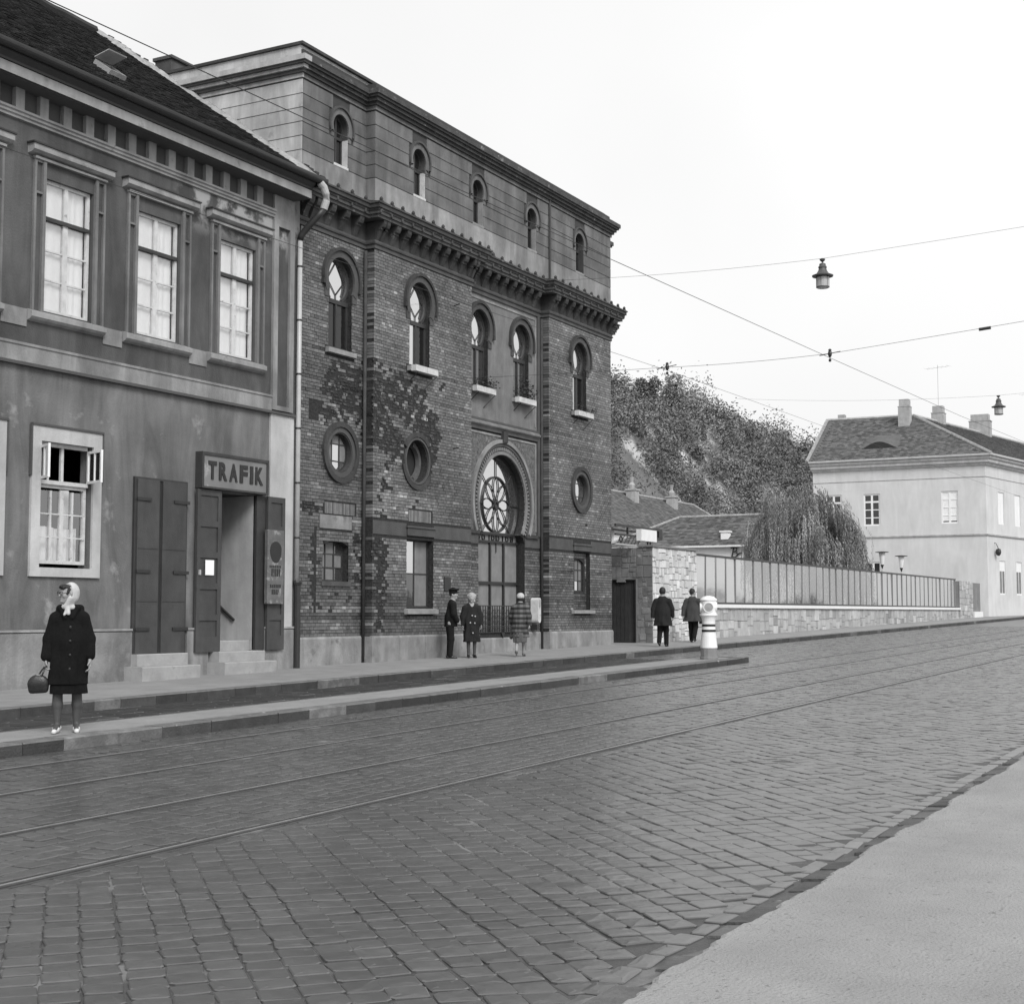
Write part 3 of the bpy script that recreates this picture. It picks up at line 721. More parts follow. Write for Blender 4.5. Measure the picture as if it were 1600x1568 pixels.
for ch in 'TRAFIK':
    me = text_mesh(ch, .50, .020); xs = [v.co.x for v in me.vertices]; zs_ = [v.co.y for v in me.vertices]
    w0 = max(xs)-min(xs); tw_ = {'I': .105}.get(ch, .255); s_x = tw_/w0; s_y = hts/(max(zs_)-min(zs_)); mnx, mny = min(xs), min(zs_)
    for v in me.vertices: v.co = ((v.co.x-mnx)*s_x, -v.co.z, (v.co.y-mny)*s_y)
    me.materials.clear(); me.materials.append(MATS['lettering']); link('letter', me, sg, (x, 19.13, 4.34)); x += tw_+.075
pl = thing('shop_plaque', 'tall narrow enamel plaque with dark emblem hung on the right shop door leaf', 'sign', (24.97, 19.12, 1.86))
MB().box(24.70, 25.27, 19.10, HY-.127, 1.86, 3.42).build('plate', 'enamel', pl)
b = MB(); n = 18; pts = [(24.985+.20*math.cos(t)*(1 if math.sin(t) > 0 else .95), 2.98+(.20 if math.sin(t) > 0 else .26)*math.sin(t)) for t in np.linspace(0, 2*PI, n, endpoint=False)]
b.prism(pts, 19.092, 19.099); b.build('emblem', 'lettering', pl)
r_ = random.Random(3)
for z, h, x0, x1 in ((2.62,.05,24.78,25.19),(2.44,.16,24.84,25.12),(2.2,.07,24.8,25.18),(2.06,.10,24.86,25.1)):
    xx = x0; b = MB()
    while xx < x1: ww = r_.uniform(.025,.05); b.box(xx, xx+ww, 19.094, 19.099, z, z+h); xx += ww+.025
    stuff(b.build('small_lettering', 'lettering', pl))
# downpipe with swan neck
b = MB(); b.tube([(25.86,HY-.10,9.95),(25.86,HY-.10,6),(25.86,HY-.10,2.35)], .055, 10)
dp = b.build('downpipe', 'zinc', house, smooth=True)
for z in (3.3,4.5,5.7,6.9,8.1,9.3): MB().lathe([(.062,-.02),(.068,0),(.062,.02)], (25.86,HY-.10,z), 10).build('pipe_collar', 'gutter', dp)
MB().tube([(25.88,HY-.11,2.35),(25.88,HY-.11,gz(26,.12))], .075, 10).lathe([(.09,-.05),(.1,0),(.09,.04)], (25.88,HY-.11,2.33), 10).build('cast_iron_pipe', 'iron', dp, smooth=False)
b = MB(); neck = [(25.80,HY-.66,11.10),(25.90,HY-.69,11.02),(25.97,HY-.70,10.88),(26.0,HY-.69,10.72),(25.98,HY-.64,10.55),(25.93,HY-.52,10.40),(25.88,HY-.3,10.18),(25.86,HY-.13,10.0),(25.86,HY-.10,9.9)]
b.tube(neck[:5], .085, 10); b.build('swan_neck', 'zinc', dp, smooth=False)
MB().tube(neck[4:], .075, 10).build('swan_neck_lower', 'gutter', dp, smooth=True)

# ------------------------------------------------------------------ brick bath house
YR, YF = 19.45, 19.18
bh = thing('brick_building', 'tall dark brick building with horseshoe-arched windows, corbelled cornice and banded attic', 'building', (34, YF, gz(34, .15)))
BAYS = [(26.20, 28.78, YR), (28.78, 33.45, YF), (33.45, 38.02, YR), (38.02, 42.42, YF)]
UP = [27.76, 30.83, 34.35, 36.77, 40.10]; AT = [27.72, 30.77, 33.77, 36.93, 40.13]
ZU, RU, HWU, ZUB = 9.40, .52, .47, 7.78
ZA, RA, HWA, ZAB = 13.03, .31, .275, 12.12
def arcwin(x0, x1, z0, z1, rise, n=8):
    pts = [(x0, z0), (x1, z0)]
    for i in range(n+1):
        t = i/n; pts.append((x1-(x1-x0)*t, z1-rise+rise*math.sin(PI*t)))
    return pts
H0 = [horseshoe(UP[0], ZU, RU, HWU, ZUB), circ(27.80, 5.37, .47), arcwin(27.16, 28.18, 2.39, 3.33, .12)]
H1 = [horseshoe(UP[1], ZU, RU, HWU, ZUB), circ(30.70, 5.42, .53), rect(30.28, 31.53, 1.80, 3.47)]
PCX, PCZ, PR = 35.66, 4.70, 1.36
gate = horseshoe(PCX, PCZ, PR, 1.07, 3.86, 40); gate = gate[2:]                # arch part
hw_g = 1.34
gate_hole = [(PCX-hw_g, 1.12), (PCX+hw_g, 1.12), (PCX+hw_g, 3.64), (PCX+hw_g-.10, 3.80), (PCX+hw_g-.26, 3.86)]+gate+[(PCX-hw_g+.26, 3.86), (PCX-hw_g+.10, 3.80), (PCX-hw_g, 3.64)]
H2 = [horseshoe(UP[2], ZU, RU, HWU, ZUB), horseshoe(UP[3], ZU, RU, HWU, ZUB), gate_hole]
H3 = [horseshoe(UP[4], ZU, RU, HWU, ZUB), circ(40.18, 5.40, .47), rect(39.65, 40.80, 1.76, 3.50)]
HOLES = [H0, H1, H2, H3]
walls = []
for (x0, x1, y), hs in zip(BAYS, HOLES):
    b = MB(); b.wall(rect(x0, x1, -.1, 10.55), hs, y, .34); walls.append(b)
    if y == YF:
        b.add([(x0,y,-.1),(x0,YR+.05,-.1),(x0,YR+.05,10.55),(x0,y,10.55)], [(0,1,2,3)])
        b.add([(x1,y,-.1),(x1,YR+.05,-.1),(x1,YR+.05,10.55),(x1,y,10.55)], [(0,1,2,3)])
wall = MB()
for b in walls: wall.add(b.v, b.f)
wall_o = wall.build('wall', 'mortar', bh)
b = MB(); b.box(26.20, 26.4, YR+.4, 34, -.1, 11.2); b.box(42.22, 42.42, YR+.05, 34, -.1, 11.2); b.box(42.42, 44.35, 20.3, 34, -.1, 14.0); b.box(26.2, 42.4, 34, 34.2, -.1, 14.2); b.build('rear_walls', 'mortar', bh)
b = MB(); b.box(26.3, 42.3, YR+1.6, YR+1.7, 0, 14); b.build('inner_partition', 'interior_dark', bh)

# bricks -------------------------------------------------------------
EXC = [[('r', 26.2, 28.8, 10.36, 11), ('c', UP[0], ZU, .62), ('r', UP[0]-HWU, UP[0]+HWU, ZUB-.15, ZU), ('r', UP[0]-.6, UP[0]+.6, 7.62, 7.79), ('c', 27.80, 5.37, .66), ('r', 27.16, 28.18, 2.37, 3.30), ('r', 27.02, 28.32, 3.58, 3.92), ('r', 27.20, 28.50, 3.92, 4.20), ('r', 26.82, 26.92, 1.7, 3.6), ('r', 26.56, 26.96, 6.05, 6.42)],
       [('r', 28.7, 33.5, 10.36, 11), ('c', UP[1], ZU, .62), ('r', UP[1]-HWU, UP[1]+HWU, ZUB-.15, ZU), ('r', UP[1]-.62, UP[1]+.62, 7.62, 7.79), ('c', 30.74, 5.42, .70), ('r', 30.28, 31.53, 1.64, 3.50), ('r', 28.7, 33.5, 3.52, 3.86), ('r', 30.34, 31.50, 3.90, 4.20)],
       [('r', 33.40, 38.1, 3.52, 11), ('r', PCX-hw_g, PCX+hw_g, 1, 4)],
       [('r', 38.0, 42.5, 10.36, 11), ('c', UP[4], ZU, .62), ('r', UP[4]-HWU, UP[4]+HWU, ZUB-.15, ZU), ('r', UP[4]-.62, UP[4]+.62, 7.62, 7.79), ('c', 40.18, 5.40, .66), ('r', 39.65, 40.80, 1.62, 3.50), ('r', 38.0, 42.5, 3.52, 3.86)]]
CH, BL = .0775, .158
def damage(x, z):
    d = 0.
    for cx, cz, rx, rz, s_ in ((28.0,6.85,.95,.70,1.), (28.9,6.6,.55,1.05,1.), (29.7,6.95,.9,.60,1.), (30.6,6.75,.7,.55,.95), (31.35,6.15,.42,.75,1.), (29.5,5.75,.55,.60,.95), (29.05,2.7,.30,1.6,1.), (28.5,2.9,.22,1.2,.6), (30.9,6.30,.9,.28,1.), (26.75,4.02,.62,.16,1.), (26.75,2.6,.16,1.0,.9), (27.2,6.2,.5,.3,.8), (29.2,4.6,.3,.5,.6), (27.5,1.9,1.0,.25,.45), (30.5,4.3,1.2,.3,.3), (31.9,7.4,.4,.25,.5)):
        q_ = ((x-cx)/rx)**2+((z-cz)/rz)**2
        q_ += .35*math.sin(x*9.1+z*4.7)*math.sin(z*11.3-x*5.9)
        if q_ < 1: d = max(d, s_*(1-max(0,q_)*.35))
    return d
bricks = []; ROWT = [random.gauss(0,.13) for _ in range(200)]
def tone_brick(x, z):
    c = math.sin(x*1.7+2*math.sin(z*.9))*math.sin(z*2.1-x*.6)+.6*math.sin(x*.53+z*1.31)
    t = random.gauss(.92, .13)+.16*c+ROWT[int(z/CH) % 200]
    if random.random() < .05+.09*max(0, c): t *= random.uniform(1.25, 1.8)
    return max(.35, min(2.6, t))
for bi, (x0, x1, y) in enumerate(BAYS):
    nrow = int((10.40-1.13)/CH)
    for r_ in range(nrow):
        z0 = 1.135+r_*CH; z1 = z0+CH-.012
        zc = (z0+z1)/2
        x = x0-(0 if r_ % 2 == 0 else BL/2)
        rowsh = random.uniform(-.01,.01)
        while x < x1-.01:
            a, c = max(x0, x+rowsh+.006), min(x1, x+rowsh+BL-.006); x += BL
            if c-a < .025: continue
            segs = [(a, c)]
            for e in EXC[bi]:
                if e[0] == 'c':
                    segs = [s_ for s_ in segs if math.hypot((s_[0]+s_[1])/2-e[1], zc-e[2]) > e[3]]
                elif z1 > e[3] and z0 < e[4]:
                    ns = []
                    for s_ in segs:
                        if s_[1] <= e[1] or s_[0] >= e[2]: ns.append(s_)
                        else:
                            if s_[0] < e[1]-.02: ns.append((s_[0], e[1]))
                            if s_[1] > e[2]+.02: ns.append((e[2], s_[1]))
                    segs = ns
            for s0, s1 in segs:
                d = damage(s0, zc); pr = .010+random.gauss(0,.0025); t = tone_brick(s0, zc)
                if d > 0 and d+.28*math.sin(s0*7.3+zc*3.1)*math.sin(zc*9.7-s0*4.1)+random.gauss(0,.13) > .66:
                    if random.random() < .60: continue
                    pr = random.uniform(-.018,.012); t *= random.uniform(.18,.75); cut_ = random.uniform(0,.4)*(s1-s0); s0, s1 = (s0+cut_, s1) if random.random() < .5 else (s0, s1-cut_)
                elif d > 0: t *= random.uniform(1.0,1.7)
                first = (s0-x0 < .03 and y == YF); yb = YR+.02 if first else y+.02
                bricks.append((s0-(.010 if first else 0), s1, y-pr, yb, z0, z1, t, first))
std = [q_ for q_ in bricks if not q_[7] and abs(q_[1]-q_[0]-(BL-.012)) < .004 and q_[3]-q_[2] > .018]
std.sort(key=lambda q_: q_[0]*ca+q_[2]*sa); near = set(id(q_) for q_ in std[:300])
bme = []
for k in range(10):
    g = MB().box(0, BL-.012, 0, .03, 0, CH-.012, .5+k*.16, back=False); me = bpy.data.meshes.new('brick'); me.from_pydata(g.v, [], g.f)
    me.attributes.new('tone', 'FLOAT', 'FACE').data.foreach_set('value', np.array(g.t, dtype=np.float32)); fix_normals(me); me.materials.append(MATS['brick']); bme.append(me)
rest = MB()
for q_ in bricks:
    if id(q_) in near: link('brick', bme[max(0, min(9, int(round((q_[6]-.5)/.16))))], wall_o, (q_[0], q_[2], q_[4]))
    else: rest.box(*q_[:6], q_[6], back=False)
stuff(rest.build('bricks', 'brick', wall_o))
rub = MB(); rr_ = random.Random(8)
for (x0, x1, y) in BAYS[:2]:
    xx = x0
    while xx < x1:
        zz = 1.3
        while zz < 7.8:
            d = damage(xx, zz)
            if d > .55 and rr_.random() < .55 and not any((e[0] == 'c' and math.hypot(xx-e[1], zz-e[2]) < e[3]+.06) or (e[0] == 'r' and e[1]-.05 < xx < e[2]+.05 and e[3]-.05 < zz < e[4]+.05) for e in EXC[0]+EXC[1]):
                zr = 1.135+int((zz-1.135)/CH)*CH; s_ = rr_.uniform(.02,.065); pr = rr_.uniform(.001,.022); j_ = rr_.uniform(-.012,.012)      # broken brick ends left standing in their courses
                q_ = [(xx-s_+j_, zr+rr_.uniform(0,.02)), (xx+s_, zr+rr_.uniform(0,.012)), (xx+s_-j_, zr+CH-.014-rr_.uniform(0,.02)), (xx-s_, zr+CH-.014-rr_.uniform(0,.02))]
                rub.add([(p_[0], y+.002, p_[1]) for p_ in q_]+[(p_[0]*.9+xx*.1, y-pr*rr_.uniform(.4,1), p_[1]) for p_ in q_], [(4,5,6,7),(0,1,5,4),(1,2,6,5),(2,3,7,6),(3,0,4,7)], rr_.choice((.10,.14,.18,.25,.32,.5)))
            zz += .085
        xx += .085
stuff(rub.build('rubble_core', 'brick', wall_o))
# soldier-brick lintels
for x0, x1, y, z0, z1 in ((27.22, 28.48, YR, 3.93, 4.19), (30.36, 31.48, YF, 3.91, 4.19)):
    n = int((x1-x0)/.075)
    for i in range(n):
        MB().box(x0+i*.075, x0+i*.075+.062, y-.014+random.uniform(-.003,.003), y+.02, z0, z1, random.uniform(.8,1.4)).build('soldier_brick', 'brick', wall_o)
MB().box(27.04, 28.30, YR-.012, YR+.01, 3.59, 3.90).build('plaster_patch', 'plinth_stone', bh)
for x0, x1, y in ((28.79, 30.26, YF), (31.55, 33.44, YF), (33.46, PCX-hw_g-.02, YR), (PCX+hw_g+.02, 38.0, YR), (38.03, 39.60, YF), (40.86, 42.41, YF)):
    MB().box(x0, x1, y-.014, y+.01, 3.53, 3.855).build('plain_band', 'terracotta', bh)
# plinth of dressed stone
def plinth(x0, x1, y, wrap):
    xa = x0-(.06 if wrap else 0); n = max(1, int((x1-xa)/.95)); ww = (x1-xa)/n
    for i in range(n):
        b = MB(); b.prism([(y-.06, -.05), (y-.06, 1.08), (y-.03, 1.13), (y+.02, 1.13), (y+.02, -.05)], xa+i*ww+.004, xa+(i+1)*ww-.004, 'x'); b.build('plinth_stone', 'plinth_stone', bh)
    if wrap: MB().box(xa, x0+.02, y-.058, YR-.06, -.05, 1.12).build('plinth_return', 'plinth_stone', bh)
plinth(26.2, 28.70, YR, False); plinth(28.78, 33.45, YF, True); plinth(33.45, 34.32, YR, False); plinth(37.0, 37.95, YR, False); plinth(38.02, 42.42, YF, True)
b = MB(); b.prism([(YR+.30, -.05), (YR-.02, -.05), (YR-.02, .95), (YR+.06, 1.11), (YR+.30, 1.11)], 34.325, 36.995, 'x'); b.build('window_breast', 'plinth_stone', bh)
# downpipes in the re-entrant corners
for x, zt in ((28.71, 10.3), (37.95, 10.3)):
    MB().tube([(x, YR-.07, gz(x,.15)), (x, YR-.07, zt)], .045, 10).build('downpipe', 'corbel', bh, smooth=True)

# windows --------------------------------------------------------------
def inner(poly, s_, cx, cz): return [(cx+(p_[0]-cx)*s_, cz+(p_[1]-cz)*s_) for p_ in poly]
def upper_window(i, cx, y, lower, arch):
    gy = y+.13
    b = MB(); b.ring(cx, ZU, .53, .68, R(-30), R(210), y-.055, y+.02, 30); b.box(cx-.64, cx-.47, y-.04, y+.02, 8.93, 9.13); b.box(cx+.47, cx+.64, y-.04, y+.02, 8.93, 9.13)
    b.build('arch_surround', 'terracotta', bh)
    b = MB(); b.ring(cx, ZU, .685, .755, R(-8), R(188), y-.10, y+.02, 30)
    for s_ in (-1, 1): b.box(cx+s_*.72-.045, cx+s_*.72+.045, y-.095, y+.01, ZU-.20, ZU-.09)
    b.build('hood_mould', 'corbel', bh)
    # frame with ring, transom and meeting stile
    b = MB(); b.ring(cx, ZU, RU-.06, RU+.01, R(-62), R(242), gy-.02, gy+.04, 30)
    zt = 8.90; b.box(cx-HWU, cx+HWU, gy-.03, gy+.05, zt-.05, zt+.05); b.box(cx-.025, cx+.025, gy-.025, gy+.04, ZUB+.05, zt-.05)
    for s_ in (-1, 1): b.box(min(cx+s_*HWU, cx+s_*(HWU-.06)), max(cx+s_*HWU, cx+s_*(HWU-.06)), gy-.022, gy+.04, ZUB, zt-.05)
    b.box(cx-HWU+.06, cx+HWU-.06, gy-.022, gy+.04, ZUB, ZUB+.06)
    win = b.build('window', 'dark_wood', bh)
    b = MB(); r_ = .011; d = .50
    for p0, p1 in (((0,.44),(-.33,.0)),((0,.44),(.33,.0)),((-.33,0),(0,-.34)),((.33,0),(0,-.34)),((0,-.34),(0,-.5)),((0,.44),(0,.52))):
        b.tube([(cx+p0[0], gy-.005, ZU+p0[1]), (cx+p1[0], gy-.005, ZU+p1[1])], r_, 5)
    b.ring(cx, ZU-.02, .47, .49, R(215), R(325), gy-.012, gy+.0, 10)
    b.build('tracery', 'leading', win)
    hp = horseshoe(cx, ZU, RU-.05, HWU-.01, zt+.05)
    MB().add([(p_[0], gy+.012, p_[1]) for p_ in hp], [tuple(range(len(hp)))]).build('pane', arch, win)
    for k, (a, c) in enumerate(((cx-HWU+.06, cx-.025), (cx+.025, cx+HWU-.06))):
        gm = lower[k]
        if gm: MB().add([(a,gy+.012,ZUB+.06),(c,gy+.012,ZUB+.06),(c,gy+.012,zt-.05),(a,gy+.012,zt-.05)], [(0,1,2,3)]).build('pane', gm, win)
    MB().prism([(y+.22, ZUB-.16), (y-.10, ZUB-.14), (y-.10, ZUB-.03), (y+.22, ZUB+.01)], cx-.56, cx+.56, 'x').build('window_sill', 'sill_stone', bh)
for i, (cx, y, lo, arch) in enumerate(((UP[0], YR, ('glass_dark','glass_dark'), 'glass_bright'), (UP[1], YF, ('glass_bright','glass_dark'), 'glass_bright'), (UP[2], YR, ('glass_dim','glass_dim'), 'glass_bright'), (UP[3], YR, ('glass_dim','glass_dim'), 'glass_bright'), (UP[4], YF, ('glass_bright','glass_dark'), 'glass_bright'))):
    upper_window(i, cx, y, lo, arch)
# window boxes with plants
r_ = random.Random(11)
for k, (cx, y, lab, tall) in enumerate(((UP[2], YR, 'white window box with dark low plants, left of the pair over the portal', .22), (UP[3], YR, 'white window box with taller straggling plants, right of the pair over the portal', .40),
                                        (UP[1], YF, 'empty white window box on bracket under second arched window', 0), (UP[4], YF, 'white window box on bracket at rightmost arched window', .12))):
    t = thing('window_box', lab, 'window box', (cx, y-.2, ZUB-.18), 'white window boxes')
    for s_ in (-1, 1): MB().box(cx+s_*.27-.262, cx+s_*.27+.262, y-.24, y-.105, ZUB-.16, ZUB-.01).build('trough', 'white_paint', t)
    MB().tube([(cx+.45,y-.25,ZUB-.18),(cx+.2,y-.0,ZUB-.55)], .014, 5).build('bracket', 'iron', t); MB().tube([(cx-.45,y-.25,ZUB-.18),(cx-.45,y,ZUB-.40)], .014, 5).build('bracket', 'iron', t)
    if tall:
        b = MB()
        for j in range(int(420*min(1,tall*3.2))):
            px, py, pz = cx+r_.uniform(-.55,.55), y-.2+r_.gauss(0,.07), ZUB+.02+abs(r_.gauss(0,tall*.6))
            a_ = r_.uniform(0, 2*PI); e_ = r_.uniform(-1,1); l = r_.uniform(.03,.07)
            d1 = Vector((math.cos(a_), math.sin(a_)*.6, e_))*l; d2 = Vector((-math.sin(a_), math.cos(a_), r_.uniform(-.4,.4)))*l*.5
            p0 = Vector((px,py,pz)); b.add([tuple(p0-d2), tuple(p0+d1), tuple(p0+d2)], [(0,1,2)], r_.uniform(.4,1.5))
        stuff(b.build('plants', 'flowers', t))
def ring_window(cx, cz, y, broken):
    b = MB(); e = 0
    b.ring(cx, cz, .47 if not broken else .53, .585, 0, 2*PI, y-.04, y+.02, 40); b.build('round_surround', 'terracotta', bh)
    if not broken: MB().ring(cx, cz, .59, .715, 0, 2*PI, y-.075, y+.02, 40).ring(cx, cz, .44, .475, 0, 2*PI, y-.02, y+.1, 40).build('round_moulding', 'corbel', bh)
    else:
        for a0, a1 in ((R(40), R(150)), (R(190), R(330))): MB().ring(cx, cz, .60, .72, a0, a1, y-.05, y+.02, 20).build('round_moulding', 'corbel', bh)
        MB().ring(cx, cz, .40, .54, R(-70), R(75), y+.18, y+.30, 18).build('inner_brick_ring', 'brick', bh)
        MB().box(cx-.8, cx+.8, y+.34, y+.42, cz-.8, cz+.8).build('blocking', 'interior_dark', bh); return
    gy = y+.11; bb = MB().ring(cx, cz, .41, .475, 0, 2*PI, gy, gy+.05, 32)
    for dx in (-.15, .15): bb.box(cx+dx-.014, cx+dx+.014, gy+.005, gy+.04, cz-.4, cz+.4)
    for dz in (-.2, .2): bb.box(cx-.42, cx+.42, gy+.007, gy+.038, cz+dz-.014, cz+dz+.014)
    win = bb.build('round_window', 'dark_wood', bh)
    for a, c, d, e_ in ((-.4,-.15,-.2,.2),(-.15,.15,-.2,.2),(.15,.4,-.2,.2),(-.35,.35,.2,.4),(-.35,.35,-.4,-.2)):
        MB().add([(cx+a,gy+.02,cz+d),(cx+c,gy+.02,cz+d),(cx+c,gy+.02,cz+e_),(cx+a,gy+.02,cz+e_)], [(0,1,2,3)]).build('pane', 'glass_bright' if (a == -.15 or d == -.4 or cx > 35) else 'blind', win)
ring_window(27.80, 5.37, YR, False); ring_window(30.74, 5.42, YF, True); ring_window(40.18, 5.40, YF, False)
# little barred windows and the tall one on the ground floor
def small_window(x0, x1, z0, z1, y, nx, nz, gm):
    gy = y+.16; b = MB(); fr = .04
    b.box(x0, x0+fr, gy, gy+.05, z0, z1); b.box(x1-fr, x1, gy, gy+.05, z0, z1); b.box(x0+fr, x1-fr, gy, gy+.05, z0, z0+fr); b.box(x0+fr, x1-fr, gy, gy+.05, z1-fr, z1)
    for i in range(1, nx): xx = x0+(x1-x0)*i/nx; b.box(xx-.014, xx+.014, gy+.004, gy+.045, z0+fr, z1-fr)
    for i in range(1, nz): zz = z0+(z1-z0)*i/nz; b.box(x0+fr, x1-fr, gy+.006, gy+.042, zz-.014, zz+.014)
    win = b.build('window', 'dark_wood', bh)
    for i in range(nx):
        for k in range(nz):
            a, c = x0+(x1-x0)*i/nx, x0+(x1-x0)*(i+1)/nx; d, e = z0+(z1-z0)*k/nz, z0+(z1-z0)*(k+1)/nz
            MB().add([(a,gy+.022,d),(c,gy+.022,d),(c,gy+.022,e),(a,gy+.022,e)], [(0,1,2,3)]).build('pane', gm(i, k), win)
    return win
small_window(27.16, 28.18, 2.39, 3.33, YR, 3, 3, lambda i, k: 'blind' if (i+k) % 2 else 'glass_dim')
MB().box(27.10, 28.24, YR-.05, YR+.2, 2.28, 2.385).build('window_sill', 'terracotta', bh)
small_window(30.28, 31.53, 1.80, 3.47, YF, 2, 2, lambda i, k: 'glass_bright' if (i, k) == (0, 1) else ('blind' if (i, k) != (0, 0) else 'glass_dim'))
MB().prism([(YF+.2, 1.62), (YF-.12, 1.64), (YF-.12, 1.75), (YF+.2, 1.80)], 30.18, 31.62, 'x').build('window_sill', 'sill_stone', bh)
MB().box(30.27, 31.54, YF-.05, YF+.01, 3.56, 3.75).box(30.23, 31.58, YF-.075, YF+.01, 3.75, 3.80).build('window_head', 'terracotta', bh)
# right-hand window: small arched light above brick infill
MB().wall(rect(39.66, 40.79, 1.77, 3.49), [arcwin(39.82, 40.62, 2.31, 3.30, .12)], YF+.13, .10).build('infill', 'mortar', bh)
b = MB()
z = 1.78
while z < 3.44:
    x = 39.66+random.uniform(-.08,0)
    while x < 40.79:
        a, c = max(39.66, x), min(40.79, x+BL-.012); x += BL
        if c-a > .03 and not (c > 39.80 and a < 40.64 and z > 2.24 and z < 3.31): b.box(a, c, YF+.122, YF+.14, z, z+CH-.012, tone_brick(a, z), back=False)
    z += CH
stuff(b.build('infill_bricks', 'brick', wall_o))
small_window(39.82, 40.62, 2.31, 3.30, YF+.02, 3, 3, lambda i, k: 'blind' if (i, k) != (1, 0) else 'glass_bright')
MB().prism([(YF+.2, 1.63), (YF-.12, 1.65), (YF-.12, 1.74), (YF+.2, 1.77)], 39.50, 40.95, 'x').build('window_sill', 'sill_stone', bh)
MB().box(39.62, 40.84, YF-.05, YF+.01, 3.54, 3.70).box(39.58, 40.88, YF-.075, YF+.01, 3.70, 3.76).build('window_head', 'terracotta', bh)
MB().box(32.05, 32.36, YF-.035, YF-.012, 2.22, 2.58).build('wall_plate', 'iron', bh)
for zc in (2.9, 5.9, 9.65):
    MB().tube([(39.45 if zc < 5 else 32.5, YF-.02, zc),(39.1 if zc < 5 else 32.4, YF-.25, zc+.02)], .015, 5).build('wall_hook', 'iron', bh)

# portal ----------------------------------------------------------------
MB().wall(rect(33.62, 37.74, 6.96, 10.34), [horseshoe(UP[2], ZU, RU+.02, HWU+.01, ZUB-.01), horseshoe(UP[3], ZU, RU+.02, HWU+.01, ZUB-.01)], YR-.014, .02).build('portal_panel', 'portal_plaster', bh)
b = MB()
for x0, x1, z0, z1 in ((33.46,33.62,3.87,10.40),(37.74,37.88,3.87,10.40),(33.62,37.74,10.34,10.40),(33.62,37.74,6.64,6.72),(33.62,37.74,6.88,6.95)):
    b.box(x0, x1, YR-.055, YR+.01, z0, z1)
b.build('portal_frame', 'terracotta', bh)
MB().prism([(YR+.01, 6.72), (YR-.04, 6.72), (YR-.12, 6.78), (YR-.12, 6.83), (YR-.05, 6.88), (YR+.01, 6.88)], 33.56, 37.80, 'x').build('portal_string', 'portal_plaster', bh)
b = MB(); b.box(33.64, 33.69, YR-.035, YR+.0, 4.0, 10.26); b.box(37.62, 37.68, YR-.035, YR+.0, 4.0, 6.58); b.box(33.69, 37.62, YR-.035, YR+.0, 6.53, 6.58); b.box(37.60,37.66,YR-.035,YR+.0,7.05,10.26); b.box(33.69,37.60,YR-.035,YR,10.2,10.26)
b.build('panel_beading', 'plinth_stone', bh)
# spandrel with raised arabesque
arch_poly = [(PCX+1.70*math.cos(t), PCZ+1.70*math.sin(t)) for t in np.linspace(R(-29), R(209), 48)]
MB().wall(rect(33.66, 37.70, 3.87, 6.60), [arch_poly[::-1]], YR-.016, .02).build('spandrel', 'portal_ornament', bh)
b = MB(); r_ = random.Random(5)
for k in range(420):
    px, pz = r_.uniform(33.72, 37.60), r_.uniform(3.95, 6.5)
    if math.hypot(px-PCX, pz-PCZ) < 1.82 or (pz < 4.5 and abs(px-PCX) < 1.7): continue
    a = r_.uniform(0, 2*PI); rr = r_.uniform(.03,.07); arc_ = r_.uniform(2.,4.5)
    b.tube([(px+rr*math.cos(a+arc_*j/5), YR-.018, pz+rr*math.sin(a+arc_*j/5)) for j in range(6)], .012, 4, caps=False)
stuff(b.build('arabesque', 'portal_plaster', bh))
def aa(r): return math.asin(.84/r)
for ri, ro, y0, mm, nm in ((1.36,1.45,.05,'portal_plaster','arch_bead'), (1.45,1.59,.012,'corbel','dentil_ground'), (1.59,1.68,.05,'terracotta','arch_roll'), (1.68,1.78,.085,'plinth_stone','arch_label')):
    MB().ring(PCX, PCZ, ri, ro, -aa(ro), PI+aa(ro), YR-y0, YR+.02, 64).build(nm, mm, bh)
n = 62
for i in range(n):
    t = -aa(1.52)+(PI+2*aa(1.52))*(i+.5)/n; cx_, cz_ = PCX+1.52*math.cos(t), PCZ+1.52*math.sin(t)
    b = MB(); b.box(-.045,.045,-.035,.0,-.028,.028); c_, s_ = math.cos(t), math.sin(t)
    MB().add([(cx_+v[0]*c_-v[2]*s_, YR-.012+v[1], cz_+v[0]*s_+v[2]*c_) for v in b.v], b.f).build('dentil', 'portal_plaster', bh)
MB().box(PCX-.12, PCX+.12, YR-.13, YR, 6.40, 6.70).build('keystone', 'corbel', bh)
MB().box(33.60, 34.30, YR-.07, YR, 3.80, 3.90).box(37.02, 37.76, YR-.07, YR, 3.80, 3.90).build('impost', 'corbel', bh)
gy = YR+.22
b = MB(); WX = PCX+.04
b.ring(WX, PCZ-.02, .75, .79, 0, 2*PI, gy-.03, gy+.02, 48)
for k in range(8):
    t = k*PI/4; u = Vector((math.cos(t), 0, math.sin(t))); v_ = Vector((-math.sin(t), 0, math.cos(t))); c = Vector((WX, gy-.005, PCZ-.02))
    pts = [c+u*(.45+.32*math.cos(q_))+v_*(.145*math.sin(q_)) for q_ in np.linspace(0, 2*PI, 17)]
    b.tube(pts, .016, 5, caps=False)
    b.tube([c+u*.79, c+u*1.34], .016, 5)
b.ring(WX, PCZ-.02, .07, .13, 0, 2*PI, gy-.03, gy+.02, 16)
b.ring(PCX, PCZ, 1.28, 1.37, -aa(1.36), PI+aa(1.36), gy-.03, gy+.05, 48)
b.box(PCX-1.10, PCX+1.10, gy-.04, gy+.06, 3.82, 3.90)
pw = b.build('portal_window', 'leading', bh)
arcp = [(PCX+1.33*math.cos(t), PCZ+1.33*math.sin(t)) for t in np.linspace(-aa(1.36), PI+aa(1.36), 40)]
MB().add([(p_[0], gy+.02, p_[1]) for p_ in arcp], [tuple(range(40))]).build('fanlight_pane', 'glass_bright', pw)
b = MB()
